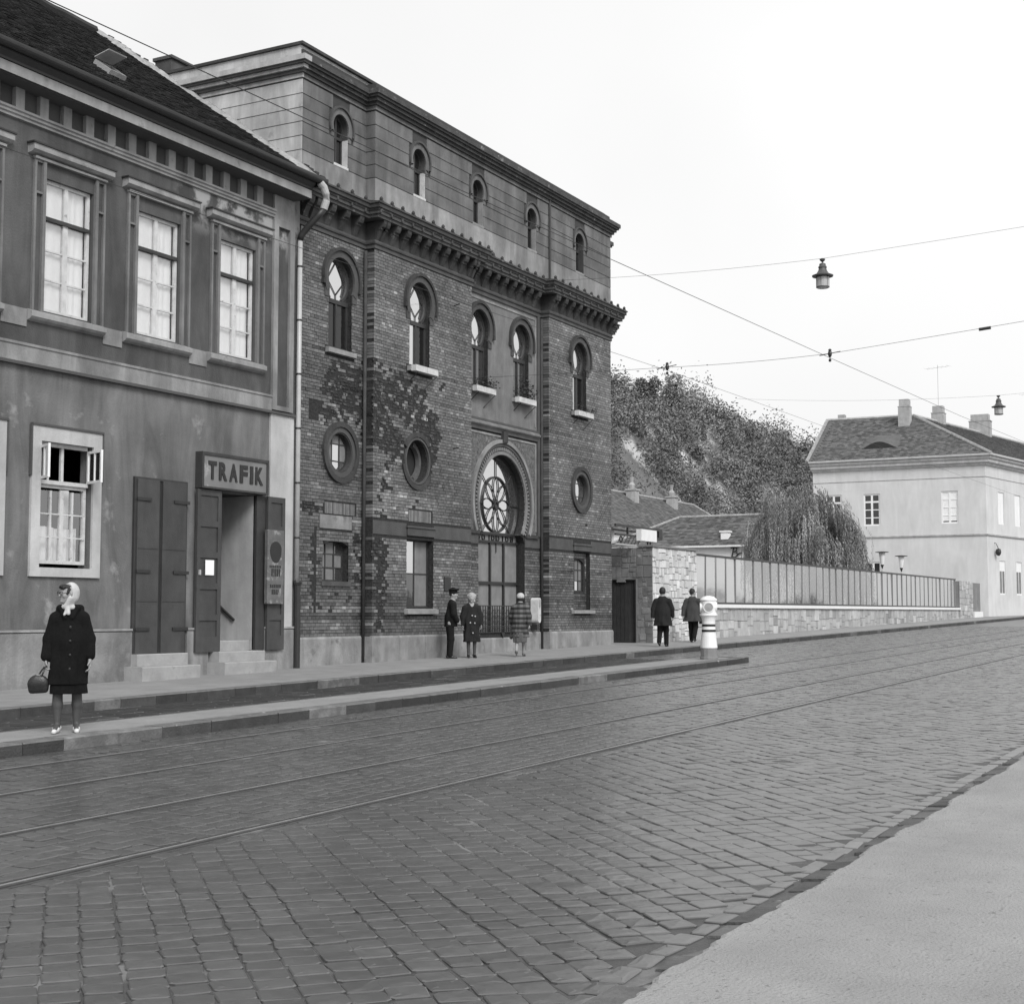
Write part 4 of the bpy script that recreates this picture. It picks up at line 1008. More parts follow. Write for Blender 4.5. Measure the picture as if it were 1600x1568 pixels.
for xx in (PCX-hw_g, PCX-.36, PCX+.42, PCX+hw_g-.07): b.box(xx, xx+.07, gy-.04, gy+.05, 1.12, 3.62)
b.box(PCX-hw_g+.07, PCX+hw_g-.07, gy-.035, gy+.05, 2.45, 2.53); b.box(PCX-hw_g+.02, PCX+hw_g-.02, gy-.045, gy+.05, 3.60, 3.66)
for cx_ in (PCX-.82, PCX, PCX+.82):
    for dx in (-.14,.14): b.ring(cx_+dx, 3.74, .06, .085, 0, 2*PI, gy-.02, gy+.02, 12)
b.build('portal_mullions', 'leading', pw)
for k, (a, c) in enumerate(((PCX-hw_g+.07, PCX-.36), (PCX-.29, PCX+.42), (PCX+.49, PCX+hw_g-.07))):
    for z0, z1 in ((1.12, 2.45), (2.53, 3.60), (3.66, 3.83)):
        MB().add([(a,gy+.015,z0),(c,gy+.015,z0),(c,gy+.015,z1),(a,gy+.015,z1)], [(0,1,2,3)]).build('pane', 'blind', pw)
b = MB()                                # wrought-iron guard in front of the window
yy = YR-.03
for z in (1.14, 1.30, 1.86): b.box(PCX-hw_g+.02, PCX+hw_g-.02, yy-.012, yy+.012, z-.012, z+.012)
for i in range(20):
    xx = PCX-hw_g+.08+i*(2*hw_g-.16)/19; b.box(xx-.010, xx+.010, yy-.010, yy+.010, 1.15, 1.85)
for i in range(19):
    xx = PCX-hw_g+.15+i*(2*hw_g-.16)/19
    for z, rr in ((1.70,.055),(1.55,.05),(1.40,.05),(1.22,.05)): b.ring(xx, z, rr-.014, rr, R(-60 if i % 2 else 120), R(200 if i % 2 else 380), yy-.008, yy+.008, 8)
b.prism([(PCX-.12,1.14),(PCX+.12,1.14),(PCX,.98)], yy-.012, yy+.012)
b.build('iron_guard', 'iron', bh)

# main cornice -----------------------------------------------------------
LAY = [(10.36,10.46,.04,'terracotta'), (10.46,10.50,.07,'corbel'), (10.50,10.56,.05,'terracotta'), (11.02,11.10,.30,'cornice_stone'), (11.10,11.18,.335,'terracotta'), (11.18,11.23,.36,'cornice_stone'), (11.23,11.33,.40,'corbel'), (11.33,11.37,.43,'cornice_stone')]
for z0, z1, o, mm in LAY:
    for k, (x0, x1, y) in enumerate(BAYS):
        if y == YF: a, c, yb = x0-o, x1+o, YR+.2
        else: a, c, yb = (x0-.32 if k == 0 else x0+o), x1-o, YR+.2
        MB().box(a, c, y-o, yb, z0, z1).build('cornice_course', mm, bh)
    MB().box(42.5+o, 44.35+o, 20.3-o, 21.5, z0-.004, z1-.004).build('cornice_course', mm, bh)
for k, (x0, x1, y) in enumerate(BAYS):
    o = .40; a, c = (x0-o, x1+o) if y == YF else ((x0-.32 if k == 0 else x0+o), x1-o)
    MB().prism([(y-o, 11.372), (YR+.1, 11.50), (YR+.1, 11.372)], a, c, 'x').build('cornice_roof', 'corbel', bh)
    MB().box(x0 if y == YF else x0+.01, x1, y-.02, YR+.15, 10.56, 11.02).build('corbel_ground', 'corbel', bh)
    n = int((c-a-.25)/.47); st = (c-a-.25)/n
    for i in range(n+1):
        xx = a+.125+i*st
        MB().box(xx-.035, xx+.035, y-.42, y-.30, 11.372, 11.40).lathe([(.03,0),(.048,.035),(.04,.07),(.012,.10)], (xx, y-.37, 11.40), 7).build('antefix', 'corbel', bh)
        if x0-.3 < xx < x1+.3:
            xx2 = min(max(xx, x0+.09), x1-.09)
            b = MB(); b.prism([(y-.018, 10.565), (y-.05, 10.57), (y-.09, 10.66), (y-.15, 10.78), (y-.16, 10.83), (y-.24, 10.86), (y-.27, 10.93), (y-.28, 11.018), (y-.018, 11.018)], xx2-.085, xx2+.085, 'x'); b.box(xx2-.10, xx2+.10, y-.185, y-.10, 10.80, 10.835)
            b.build('corbel_bracket', 'cornice_stone' if random.random() < .35 else 'corbel', bh)
        MB().box(xx-.03, xx+.03, y-.375, y-.30, 11.11, 11.20).build('cornice_knob', 'cornice_stone', bh)

# attic ------------------------------------------------------------------
AB = [(26.20, 28.78, YR, [AT[0]]), (28.78, 42.42, YF, AT[1:])]
aw = MB()
for x0, x1, y, ws in AB:
    aw.wall(rect(x0, x1, 11.0, 14.42), [horseshoe(cx, ZA, RA, HWA, ZAB) for cx in ws], y, .30)
aw.add([(28.78,YF,11),(28.78,YR+.05,11),(28.78,YR+.05,14.4),(28.78,YF,14.4)], [(0,1,2,3)])
attic = aw.build('attic_wall', 'groove', bh)
MB().add([(26.20,YR,11),(26.20,30,11),(26.20,30,14.4),(26.20,YR,14.4)], [(0,1,2,3)]).build('attic_side_wall', 'groove', bh); MB().add([(42.42,YF,11),(42.42,30,11),(42.42,30,14.4),(42.42,YF,14.4)], [(0,1,2,3)]).build('attic_side_wall', 'groove', bh)
GR = [11.3, 12.08, 12.405, 12.73, 13.055, 13.38, 13.72]
for i in range(6):
    z0, z1 = GR[i]+.010, GR[i+1]-.010
    for x0, x1, y, ws in AB:
        cuts = []
        for cx in ws:
            hw_ = .0
            if z1 > ZAB: hw_ = HWA+.005
            if z1 > ZA-.25 and z0 < ZA+.52: hw_ = .50
            if i == 5: hw_ = max(.0, math.sqrt(max(0, .5**2-(z0-ZA)**2)))
            if hw_: cuts.append((cx-hw_, cx+hw_))
        xx = x0-(.018 if y == YF else .0)
        for a, c in cuts+[(x1, x1)]:
            if a-xx > .03:
                n = 1 if a-xx < 4 else 2; ww = (a-xx)/n
                for q_ in range(n): MB().box(xx+q_*ww+(.003 if q_ else 0), xx+(q_+1)*ww, y-.022, y+.01 if y == YR else YF+.05, z0, z1, (1.75 if i == 0 else 1.0)*random.uniform(.9,1.1)).build('plaster_course', 'attic', attic)
            xx = c
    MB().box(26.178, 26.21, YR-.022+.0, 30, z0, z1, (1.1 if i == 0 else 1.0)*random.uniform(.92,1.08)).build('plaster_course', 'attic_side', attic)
    MB().box(28.758, 28.79, YF-.02, YR, z0, z1, (1.4 if i == 0 else 1.0)).build('plaster_course', 'attic', attic)
for k, cx in enumerate(AT):
    y = YR if k == 0 else YF; gy = y+.16
    MB().ring(cx, ZA, RA, .45, R(-28), R(208), y-.025, y+.02, 26).box(cx-.40, cx-HWA-.005, y-.025, y+.02, 12.74, 12.885).box(cx+HWA+.005, cx+.40, y-.025, y+.02, 12.74, 12.885).build('arch_surround', 'attic', attic)
    MB().ring(cx, ZA, .452, .505, R(-18), R(198), y-.07, y+.02, 26).build('hood_mould', 'terracotta', attic)
    b = MB(); b.ring(cx, ZA, RA-.05, RA+.01, R(-50), R(230), gy-.02, gy+.03, 20); b.box(cx-.03, cx+.03, gy-.025, gy+.03, ZAB, ZA+.25); b.box(cx-HWA, cx+HWA, gy-.03, gy+.03, 12.78, 12.84)
    for s_ in (-1,1): b.box(min(cx+s_*HWA, cx+s_*(HWA-.05)), max(cx+s_*HWA, cx+s_*(HWA-.05)), gy-.02, gy+.03, ZAB, 12.78)
    win = b.build('attic_window', 'dark_wood', attic)
    hp = horseshoe(cx, ZA, RA-.03, HWA-.01, ZAB)
    MB().add([(p_[0], gy+.012, p_[1]) for p_ in hp], [tuple(range(len(hp)))]).build('pane', 'glass_dark', win)
    if k < 4: MB().box(cx+HWA-.012, cx+HWA+.004, y-.01, y+.155, ZAB+.01, 12.80).build('limed_reveal', 'white_paint' if k < 2 else 'sill_stone', attic)
    MB().box(cx-HWA-.02, cx+HWA+.02, y-.03, y+.155, ZAB-.05, ZAB+.008).build('window_sill', 'white_paint' if k < 2 else 'sill_stone', attic)
for z0, z1, o, mm in ((13.74,13.84,.05,'attic'), (13.84,13.92,.11,'corbel'), (13.92,14.00,.17,'cornice_stone'), (14.00,14.06,.23,'corbel'), (14.06,14.18,.27,'cornice_stone')):
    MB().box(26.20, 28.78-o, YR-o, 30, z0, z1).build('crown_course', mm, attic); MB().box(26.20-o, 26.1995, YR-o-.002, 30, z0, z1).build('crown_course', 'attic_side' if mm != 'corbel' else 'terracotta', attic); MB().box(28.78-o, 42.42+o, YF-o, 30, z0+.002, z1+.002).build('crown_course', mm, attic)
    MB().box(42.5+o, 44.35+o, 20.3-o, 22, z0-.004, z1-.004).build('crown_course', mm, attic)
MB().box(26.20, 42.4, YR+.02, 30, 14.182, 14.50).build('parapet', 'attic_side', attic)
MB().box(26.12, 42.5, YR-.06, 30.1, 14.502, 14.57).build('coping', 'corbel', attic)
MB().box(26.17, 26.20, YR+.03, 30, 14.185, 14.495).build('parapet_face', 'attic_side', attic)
MB().tube([(38.0,YF-.06,11.3),(38.0,YF-.06,14.0)], .035, 6).build('conductor', 'iron', attic)
# street letter box / lamp case on the corner
t = thing('wall_case', 'white rounded metal case fixed on the wall beside the portal', 'wall box', (37.4, YF-.1, 1.3))
def cap_poly(w_, z0, z1, n=8): 
    pts = [(-w_, z0+w_*.6), ]
    return [(w_*math.cos(t_), z0+w_+w_*math.sin(t_)) for t_ in np.linspace(PI, 2*PI, n)]+[(w_*math.cos(t_), z1-w_+w_*math.sin(t_)) for t_ in np.linspace(0, PI, n)]
b = MB(); b.prism([(37.42+p_[0], p_[1]) for p_ in cap_poly(.085, 1.38, 2.10)], YR-.27, YR-.02); b.build('case', 'white_paint', t)
MB().prism([(37.42+p_[0], p_[1]) for p_ in cap_poly(.05, 1.83, 2.05)], YR-.285, YR-.272).build('dark_slot', 'lens', t)
MB().box(37.35, 37.49, YR-.22, YR-.03, 1.18, 1.34).build('bracket', 'iron', t)

# ------------------------------------------------------------------ stone gate wall and glazed fence
FY = 18.40
gw = thing('stone_gate_wall', 'rough ashlar stone wall with narrow plank door beside the brick building', 'wall', (44.5, FY, gz(44.5, .15)))
STN = [0]
def ashlar(parent, u0, u1, z0, z1, place, am='ashlar', limit=True, bigrest=None, hs=(.20,.38), ws=(.22,.62), skip=None):
    """irregular squared rubble: the face is split again and again until every block is stone-sized"""
    def split(a, c, d, e):
        w_, h = c-a, e-d; mw, mh = random.uniform(*ws), random.uniform(*hs)*1.25
        if w_ > max(mw, .2) and (w_/mw > h/mh or h < .22):
            m_ = a+w_*random.uniform(.35,.65); return split(a, m_, d, e)+split(m_, c, d, e)
        if h > max(mh, .2): m_ = d+h*random.uniform(.35,.65); return split(a, c, d, m_)+split(a, c, m_, e)
        return [(a, c, d, e)]
    cells = []; n = max(1, int((u1-u0)/2.2))
    for i in range(n): cells += split(u0+(u1-u0)*i/n, u0+(u1-u0)*(i+1)/n, z0, z1)
    for a, c, d, e in cells:
        if skip and skip(a, c, d, e): continue
        g = .005; pr = random.uniform(.004,.030); j = lambda: random.uniform(-.009,.009); t = max(.55, random.gauss(1,.13))
        q_ = [(a+g+j(), d+g+j()), (c-g+j(), d+g+j()), (c-g+j(), e-g+j()), (a+g+j(), e-g+j())]
        cu, cz = (a+c)/2, (d+e)/2; k_ = .012
        q2 = [(p_[0]+(k_ if p_[0] < cu else -k_), p_[1]+(k_ if p_[1] < cz else -k_)) for p_ in q_]
        vs = [place(p_[0], p_[1], -.01) for p_ in q_]+[place(p_[0], p_[1], pr+random.uniform(-.004,.004)) for p_ in q2]
        fs = [(4,5,6,7),(0,1,5,4),(1,2,6,5),(2,3,7,6),(3,0,4,7)]
        if bigrest is None or STN[0] < 290: MB().add(vs, fs, t).build('wall_stone', am, parent); STN[0] += 1
        else: bigrest.add(vs, fs, t)
MB().box(43.92, 47.86, FY+.01, FY+.45, .3, 3.78).box(43.92, 44.30, FY+.46, 19.02, .3, 3.78).box(43.92, 44.30, 19.02, 21.5, 2.72, 3.78).box(43.92,44.30,19.86,21.5,.3,2.715).build('wall_core', 'ashlar_joint', gw)
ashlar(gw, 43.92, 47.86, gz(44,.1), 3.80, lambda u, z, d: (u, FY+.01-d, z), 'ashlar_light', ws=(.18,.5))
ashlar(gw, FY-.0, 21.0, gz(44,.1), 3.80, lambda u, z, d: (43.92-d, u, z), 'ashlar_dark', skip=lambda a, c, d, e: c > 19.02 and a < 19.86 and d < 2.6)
MB().box(43.86, 47.92, FY-.05, FY+.5, 3.802, 3.87).build('coping', 'ashlar_joint', gw)
dr = MB().box(44.0, 44.06, 19.03, 19.85, gz(44,.15), 2.72)
dro = dr.build('plank_door', 'door_plank', gw)
for i in range(6): MB().box(43.985, 43.9995, 19.04+i*.135, 19.04+i*.135+.125, gz(44,.17), 2.70).build('door_plank', 'door_plank', dro)
b = MB(); b.box(43.90, 44.05, 18.99, 19.03, gz(44,.15), 2.76); b.box(43.90, 44.05, 19.85, 19.89, gz(44,.15), 2.76); b.box(43.90, 44.05, 19.03, 19.85, 2.72, 2.76); b.build('door_frame', 'iron', gw)
MB().box(42.5, 43.9, 20.3, 20.4, 0, 3.9).build('nook_wall', 'ashlar_joint', gw)

fence = thing('glazed_fence', 'long glass-paned fence on low stone wall running uphill to the corner house', 'fence', (70, FY, gz(70, .15)))
FX0, FX1 = 47.90, 92.0
b = MB(); b.box(FX0, FX1+.6, FY+.02, FY+.35, .5, 1.82); b.build('base_wall', 'ashlar_joint', fence)
STN[0] = 0; far = MB()
ashlar(fence, FX0, FX1+.6, .70, 1.83, lambda u, z, d: (u, FY+.02-d, z), bigrest=far, hs=(.34,.62), ws=(.40,1.0), skip=lambda a, c, d, e: e < gz(a, .1))
stuff(far.build('wall_stones', 'ashlar', fence))
MB().box(FX0, FX1+.6, FY-.06, FY+.36, 1.832, 1.975).build('coping', 'white_clean', fence)
MB().box(FX0, FX1+.6, FY-.065, FY-.0605, 1.83, 1.85).build('coping_drip', 'black_metal', fence)
MB().box(FX0+.1, FX1, FY+.10, FY+.16, 1.977, 2.05).build('bottom_rail', 'black_metal', fence)
MB().box(FX0+.05, FX1+.05, FY+.09, FY+.17, 3.66, 3.74).build('top_rail', 'black_metal', fence)
npan = 42; pw_ = (FX1-FX0-.2)/npan
pm = bpy.data.meshes.new('glass_pane'); pm.from_pydata([(0,0,0),(pw_-.05,0,0),(pw_-.05,0,1.61),(0,0,1.61)], [], [(0,1,2,3)]); pm.materials.append(MATS['glass_fence'])
mat('alu', .24, .18, 5., .5); mm_ = MB().box(-.016,.016,-.03,.03,0,1.61); mmm = bpy.data.meshes.new('mullion'); mmm.from_pydata(mm_.v, [], mm_.f); mmm.materials.append(MATS['alu'])
for i in range(npan+1):
    xx = FX0+.1+i*pw_; link('mullion', mmm, fence, (xx, FY+.13, 2.05))
    if i < npan:
        o = link('glass_pane', pm, fence, (xx+.025, FY+.13, 2.05)); o.rotation_euler = (random.gauss(0,.006), 0, random.gauss(0,.008))
# gate pillars where the fence ends
gp = thing('stone_gate_pillar', 'pale rough stone pillar at the far end of the glazed fence', 'pillar', (94.8, FY, gz(94.8,.15)))
MB().box(92.7, 96.8, FY+.0, FY+.6, 1., 3.62).build('core', 'ashlar_joint', gp)
ashlar(gp, 92.65, 96.8, 1.2, 3.66, lambda u, z, d: (u, FY-d, z), hs=(.3,.5), ws=(.5,1.2))
gt = thing('far_gate', 'closed grey gate between stone pillar and pale corner house', 'gate', (98.4, FY+.1, 1.3))
MB().box(97.0, 99.8, FY+.1, FY+.2, 1.75, 3.6).build('gate_leaf', 'blind', gt); MB().box(97.0, 99.9, FY-.05, FY+.3, 1.2, 1.74).build('gate_sill', 'white_clean', gt)

# bracket sign over the gate
cs = thing('bracket_sign', 'white box sign on dark iron truss bracket at the brick building corner', 'sign', (44.2, 19.0, 4.0))
MB().box(42.45, 46.3, 19.03, 19.09, 4.42, 4.50).box(42.45, 46.3, 19.03, 19.09, 4.14, 4.20).box(43.4,43.45,19.03,19.09,4.2,4.42).box(46.0,46.3,19.02,19.10,4.2,4.42).build('truss', 'iron', cs)
b = MB()
for k in range(7): 
    x = 42.6+k*.27; b.tube([(x,19.06,3.86),(x+.12,19.06,3.98),(x+.3,19.06,4.13)], .016, 5)
b.ring(45.2, 3.98, .10, .13, 0, 2*PI, 19.04, 19.08, 14); b.ring(42.9, 4.02, .08, .105, 0, 2*PI, 19.04, 19.08, 12)
b.build('scrollwork', 'iron', cs)
MB().box(42.45, 44.6, 19.04, 19.08, 3.84, 3.88).build('strut', 'zinc', cs)
MB().box(44.05, 45.35, 18.84, 19.02, 4.02, 4.40).build('sign_box', 'white_clean', cs)

# ------------------------------------------------------------------ buildings behind the fence
low = thing('low_house', 'low white-walled house with tiled hipped roof behind the glazed fence', 'house', (81, 29, gz(81)))
lx, ly0, ly1, lz = 80.0, 24.6, 36.3, 5.52
MB().box(lx, lx+6, ly0, ly1, .3, lz).build('wall', 'white_wall', low)
b = MB(); b.add([(lx-.35,ly0-.2,lz),(lx-.35,ly1+.4,lz),(lx+6.3,ly1+.4,lz),(lx+6.3,ly0-.2,lz),(lx+3,ly0-.2,7.40),(lx+3,33.0,7.38)], [(0,1,5,4),(1,2,5),(2,3,4,5),(0,4,3),(0,3,2,1)])
lr = b.build('roof', 'roof_tile_far', low)
b = MB(); v_ = Vector((3.35,0,1.86)); slv = v_.length
tiles(b, (lx-.36, ly0-.2, lz+.02), (0,1,0), tuple(v_), 12.2, slv, .24, .20, .02, clip=lambda u, v: u < 8.6+(1-v/slv)*3.6, tone=(.6,1.6)); stuff(b.build('roof_tiles', 'roof_tile_far', lr))
MB().tube([(lx+3,ly0-.2,7.45),(lx+3,33.0,7.43)], .12, 6).build('ridge_tiles', 'mortar_light', lr)
MB().tube([(lx+3,33.0,7.43),(lx-.35,ly1+.4,lz+.04)], .11, 6).build('hip_tiles', 'mortar_light', lr)
MB().box(lx+.25, lx+.7, 28.9, 29.35, 5.5, 6.32).box(lx+.20, lx+.75, 28.83, 29.42, 6.32, 6.4).build('chimney', 'white_wall', low)
MB().box(lx-.36, lx-.30, ly0-.2, ly1+.3, lz-.08, lz+.03).build('eaves_board', 'white_clean', low)
# black script sign standing over the fence, only its capital shows
sb = MB(); cx_, cz_ = 28.42, 4.86; X_ = 79.9
def S(pts, r=.042): sb.tube([(X_, cx_-p_[0]*1.4, cz_+p_[1]*1.4) for p_ in pts], r, 5)
S([(-.10,0),(-.06,.20),(-.02,.40)]); S([(-.14,.36),(.0,.42),(.12,.36),(.10,.25),(-.03,.21),(.12,.17),(.14,.05),(.02,-.01),(-.12,.02)]); S([(.10,.06),(.22,.14),(.34,.16)]); 
sbo = tag(sb.build('script_letter_sign', 'lettering'), 'black script capital letter sign seen above the near end of the glass fence', 'sign')
rebase(sbo, (X_, cx_, cz_))
bk = thing('rear_house', 'tiled house with white ridge and small chimneys at the foot of the wooded slope', 'house', (105, 43, 1))
MB().box(88, 113.5, 39.6, 48.4, .5, 7.2).build('wall', 'white_wall', bk)
b = MB(); b.add([(87,39.2,7.1),(117,39.2,7.1),(117,48.8,7.1),(87,48.8,7.1),(87,44,10.5),(113.8,44,10.5)], [(0,1,5,4),(1,2,5),(2,3,4,5),(0,4,3),(0,3,2,1)]); br_ = b.build('roof', 'roof_tile_far', bk)
b = MB(); v_ = Vector((0,4.8,3.4)); tiles(b, (87,39.18,7.12), (1,0,0), tuple(v_), 29.8, v_.length, .26, .22, .02, clip=lambda u, v: u < 26.6+(1-v/v_.length)*3.2, tone=(.6,1.6)); stuff(b.build('roof_tiles', 'roof_tile_far', br_))
MB().tube([(87,44,10.55),(113.8,44,10.55)], .14, 6).build('ridge_tiles', 'mortar_light', br_); MB().tube([(113.8,44,10.55),(117,39.2,7.15)], .13, 6).build('hip_tiles', 'mortar_light', br_)
for xx in (99.5, 107.3):
    MB().box(xx-.4, xx+.4, 42.9, 43.6, 9.2, 10.7).box(xx-.47, xx+.47, 42.83, 43.67, 10.7, 10.82).lathe([(.2,0),(.26,.3),(.12,.5),(.18,.9)], (xx,43.3,10.82), 8).build('chimney', 'chimney', bk)

# corner house at the top of the street
fh = thing('corner_house', 'pale two-storey corner house with tiled hipped roof and tall chimneys', 'house', (102, 18.3, gz(102,.15)))
fx, fy0, fy1 = 101.3, 18.25, 30.1; dd = Vector((math.cos(R(-10.4)), math.sin(R(-10.4)), 0)); WL = 34.
e1 = Vector((fx, fy0, 0)); e2 = e1+dd*WL; nn = Vector((-dd.y, dd.x, 0))
FW = [(28.06,29.2,7.69,9.93),(25.37,26.51,7.70,9.91),(20.09,21.2,7.71,9.92),(25.38,26.46,4.4,5.19)]
b = MB(); b.wall(rect(fy0, fy1, .5, 11.6), [rect(*q_) for q_ in FW], 0, .18)
wl = MB(); wl.add([(fx+v[1], v[0], v[2]) for v in b.v], b.f)
SW = [(2.2,3.3),(5.4,6.5),(8.6,9.7),(11.8,12.9)]
b = MB(); b.wall(rect(0, WL, .5, 11.6), [rect(a, c, 7.7, 9.9) for a, c in SW]+[rect(a, c, 2.9, 5.2) for a, c in SW], 0, .12)
wl.add([tuple(e1+dd*v[0]+nn*v[1]+Vector((0,0,v[2]))) for v in b.v], b.f)
wl.add([(fx,fy1,.5),(fx+12,fy1,.5),(fx+12,fy1,11.6),(fx,fy1,11.6)], [(0,1,2,3)])
wl.build('wall', 'far_render', fh)
def far_part(prof, nm, mm):
    """moulding swept round the corner: prof = (outset, z)"""
    b = MB(); rows = []
    for o, z in prof:
        p0 = Vector((fx-o, fy1+o*.3, z)); s_ = o
        pc = Vector((fx-o, fy0-o, z)); p2 = e2-nn*o+Vector((0,0,z)); rows.append((tuple(p0), tuple(pc), tuple(p2)))
    vs = [p_ for r_ in rows for p_ in r_]; n = len(prof); fs = []
    for i in range(n):
        j = (i+1) % n
        for k in range(2): fs.append((i*3+k, i*3+k+1, j*3+k+1, j*3+k))
    b.add(vs, fs); return b.build(nm, mm, fh)
far_part([(0,11.55),(.12,11.6),(.12,11.68),(.30,11.78),(.30,11.95),(.42,12.02),(.42,12.16),(0,12.2)], 'cornice', 'far_cornice')
far_part([(.42,12.17),(.55,12.2),(.55,12.32),(.42,12.34)], 'gutter', 'zinc')
far_part([(0,6.84),(.08,6.86),(.08,6.95),(0,6.97)], 'string_course', 'chimney')
far_part([(0,10.79),(.03,10.80),(.03,10.83),(0,10.84)], 'frieze_line', 'chimney')
r1, r2 = Vector((fx+5.6, 30.6, 15.95)), Vector((fx+5.6, 24.2, 15.9)); r3 = r2+dd*WL
ev0, evc, ev2 = Vector((fx-.5, fy1+.3, 12.25)), Vector((fx-.5, fy0-.5, 12.25)), e2-nn*.5+Vector((0,0,12.25))
b = MB(); bk1 = Vector((fx+11, fy1+.3, 12.25)); bk2 = r3+nn*6+Vector((0,0,-3.6))
b.add([tuple(q_) for q_ in (ev0, evc, r2, r1, ev2, r3, bk1, bk2)], [(0,1,2,3),(1,4,5,2),(0,3,6),(3,2,5,7,6)]); fr = b.build('roof', 'roof_tile_far', fh)
b = MB(); vv = r1-ev0; vv = Vector((6.1, 0, 3.68)); L_ = vv.length
tiles(b, tuple(evc+Vector((0,0,.03))), (0,1,0), tuple(vv), 12.3, L_, .24, .21, .02, clip=lambda u, v: u > v/L_*6.4, tone=(.6,1.6))
vv2 = r2-evc; up = nn*(vv2.dot(nn))+Vector((0,0,vv2.z)); L2 = up.length; sh_ = vv2.dot(dd)
tiles(b, tuple(evc+Vector((0,0,.03))), tuple(dd), tuple(up), 26, L2, .24, .21, .02, clip=lambda u, v: u > v/L2*sh_, tone=(.6,1.6)); stuff(b.build('roof_tiles', 'roof_tile_far', fr))
for nm, q0, q1 in (('ridge_tiles', r1, r2), ('hip_tiles', r2, evc), ('verge_mortar', r1, ev0), ('ridge_tiles', r2, r3)):
    MB().tube([tuple(q0+Vector((0,0,.06))), tuple(q1+Vector((0,0,.06)))], .13, 6).build(nm, 'mortar_light' if nm != 'ridge_tiles' else 'chimney', fr)
def chim(x, y, z0, z1, wx, wy):
    MB().box(x-wx, x+wx, y-wy, y+wy, z0, z1-.5).box(x-wx*.85, x+wx*.85, y-wy*.85, y+wy*.85, z1-.5, z1).box(x-wx*1.06, x+wx*1.06, y-wy*1.06, y+wy*1.06, z1-.56, z1-.5).build('chimney', 'chimney', fh)
chim(fx+4.4, 24.55, 14.3, 17.0, .4, .4); chim(fx+7.5, 30.0, 15, 16.6, .3, .3)
for s_, dz in ((4.6, .95), (13, 1.2), (25, 1.2)):
    q_ = r2+dd*s_; chim(q_.x, q_.y, q_.z-1.0, q_.z+dz+.3, .45, .45 if s_ != 13 else .8)
for s_, hh in ((4.6, 3.2), (25, 3.6)):
    q_ = r2+dd*s_; z0 = q_.z+1.2; b = MB(); b.tube([(q_.x,q_.y,z0),(q_.x,q_.y,z0+hh)], .010, 5)
    b.tube([(q_.x-.3,q_.y-.9,z0+hh-.2),(q_.x+.3,q_.y+.9,z0+hh-.2)], .006, 4)
    for k in range(6): t_ = -.9+k*.36; b.tube([(q_.x+t_/3+.35,q_.y+t_-.12,z0+hh-.2),(q_.x+t_/3-.35,q_.y+t_+.12,z0+hh-.2)], .004, 4)
    b.build('roof_aerial', 'lamp_metal', fh)
# eyebrow dormer
b = MB(); n = 16; vs = []
for i in range(n+1):
    t = i/n; y = 27.0-2.8*t; h = .50*math.sin(PI*t)**1.5; vs += [(fx+.95, y, 13.16+h), (fx+2.6, y, 14.16+h*.25)]
b.add(vs, [(2*i,2*i+2,2*i+3,2*i+1) for i in range(n)]); dm = b.build('eyebrow_dormer', 'roof_tile_far', fr, smooth=True)
b = MB(); b.add([v for v in vs[0::2]]+[(fx+.96, 24.2, 13.1), (fx+.96, 27.0, 13.1)], [tuple(range(n+3))]); b.build('dormer_opening', 'interior_dark', dm)
def far_window(kind, q_):
    y0, y1, z0, z1 = q_; gx = fx+.06; b = MB(); f_ = .10
    def bx(a, c, d, e, m_=b, dx=0): m_.box(gx+dx, gx+.08, a, c, d, e)
    bx(y0-.06,y0+f_,z0-.06,z1+.06); bx(y1-f_,y1+.06,z0-.06,z1+.06); bx(y0+f_,y1-f_,z1-f_,z1+.06); bx(y0+f_,y1-f_,z0-.06,z0+f_); ym = (y0+y1)/2; bx(ym-.07,ym+.07,z0+f_,z1-f_)
    rows_ = 4 if z1-z0 > 1.5 else 1
    for k in range(1, rows_): zz = z0+(z1-z0)*k/rows_; hh = .06 if k == rows_-1 else .03; bx(y0+f_,ym-.07,zz-hh,zz+hh,dx=.005); bx(ym+.07,y1-f_,zz-hh,zz+hh,dx=.005)
    w_ = b.build('window', 'white_clean', fh)
    for k in range(rows_):
        for a, c in ((y0+f_,ym-.07),(ym+.07,y1-f_)):
            za, zb = z0+(z1-z0)*k/rows_, z0+(z1-z0)*(k+1)/rows_
            if kind == 'shut' : 
                MB().add([(gx+.03,a,za+(.18 if k == 0 else 0)),(gx+.03,c,za+(.18 if k == 0 else 0)),(gx+.03,c,zb),(gx+.03,a,zb)], [(0,1,2,3)]).build('roller_blind', 'white_clean', w_)
                if k == 0: MB().add([(gx+.032,a,za+.08),(gx+.032,c,za+.08),(gx+.032,c,za+.19),(gx+.032,a,za+.19)], [(0,1,2,3)]).build('pane', 'glass_dark', w_)
            else: MB().add([(gx+.04,a,za),(gx+.04,c,za),(gx+.04,c,zb),(gx+.04,a,zb)], [(0,1,2,3)]).build('pane', 'glass_dark', w_)
for k, q_ in zip(('open','open','shut','open'), FW): far_window(k, q_)
for a, c in SW:
    for z0, z1 in ((7.7,9.9),(2.9,5.2)):
        b = MB(); f = lambda u, d, z: tuple(e1+dd*u+nn*d+Vector((0,0,z)))
        g = MB().box(a, c, .05, .11, z0, z1); win = MB().add([f(*v) for v in g.v], g.f).build('window', 'white_clean', fh)
        m_ = (a+c)/2
        for u0, u1 in ((a+.1, m_-.05), (m_+.05, c-.1)):
            MB().add([f(u0,.045,z0+.1), f(u1,.045,z0+.1), f(u1,.045,z1-.7), f(u0,.045,z1-.7)], [(0,1,2,3)]).build('blind', 'blind' if z0 < 5 else 'white_wall', win)
wl_ = thing('wall_lantern', 'small dark round wall lantern on the pale corner house', 'lamp', (102.5, 17.6, 5.0))
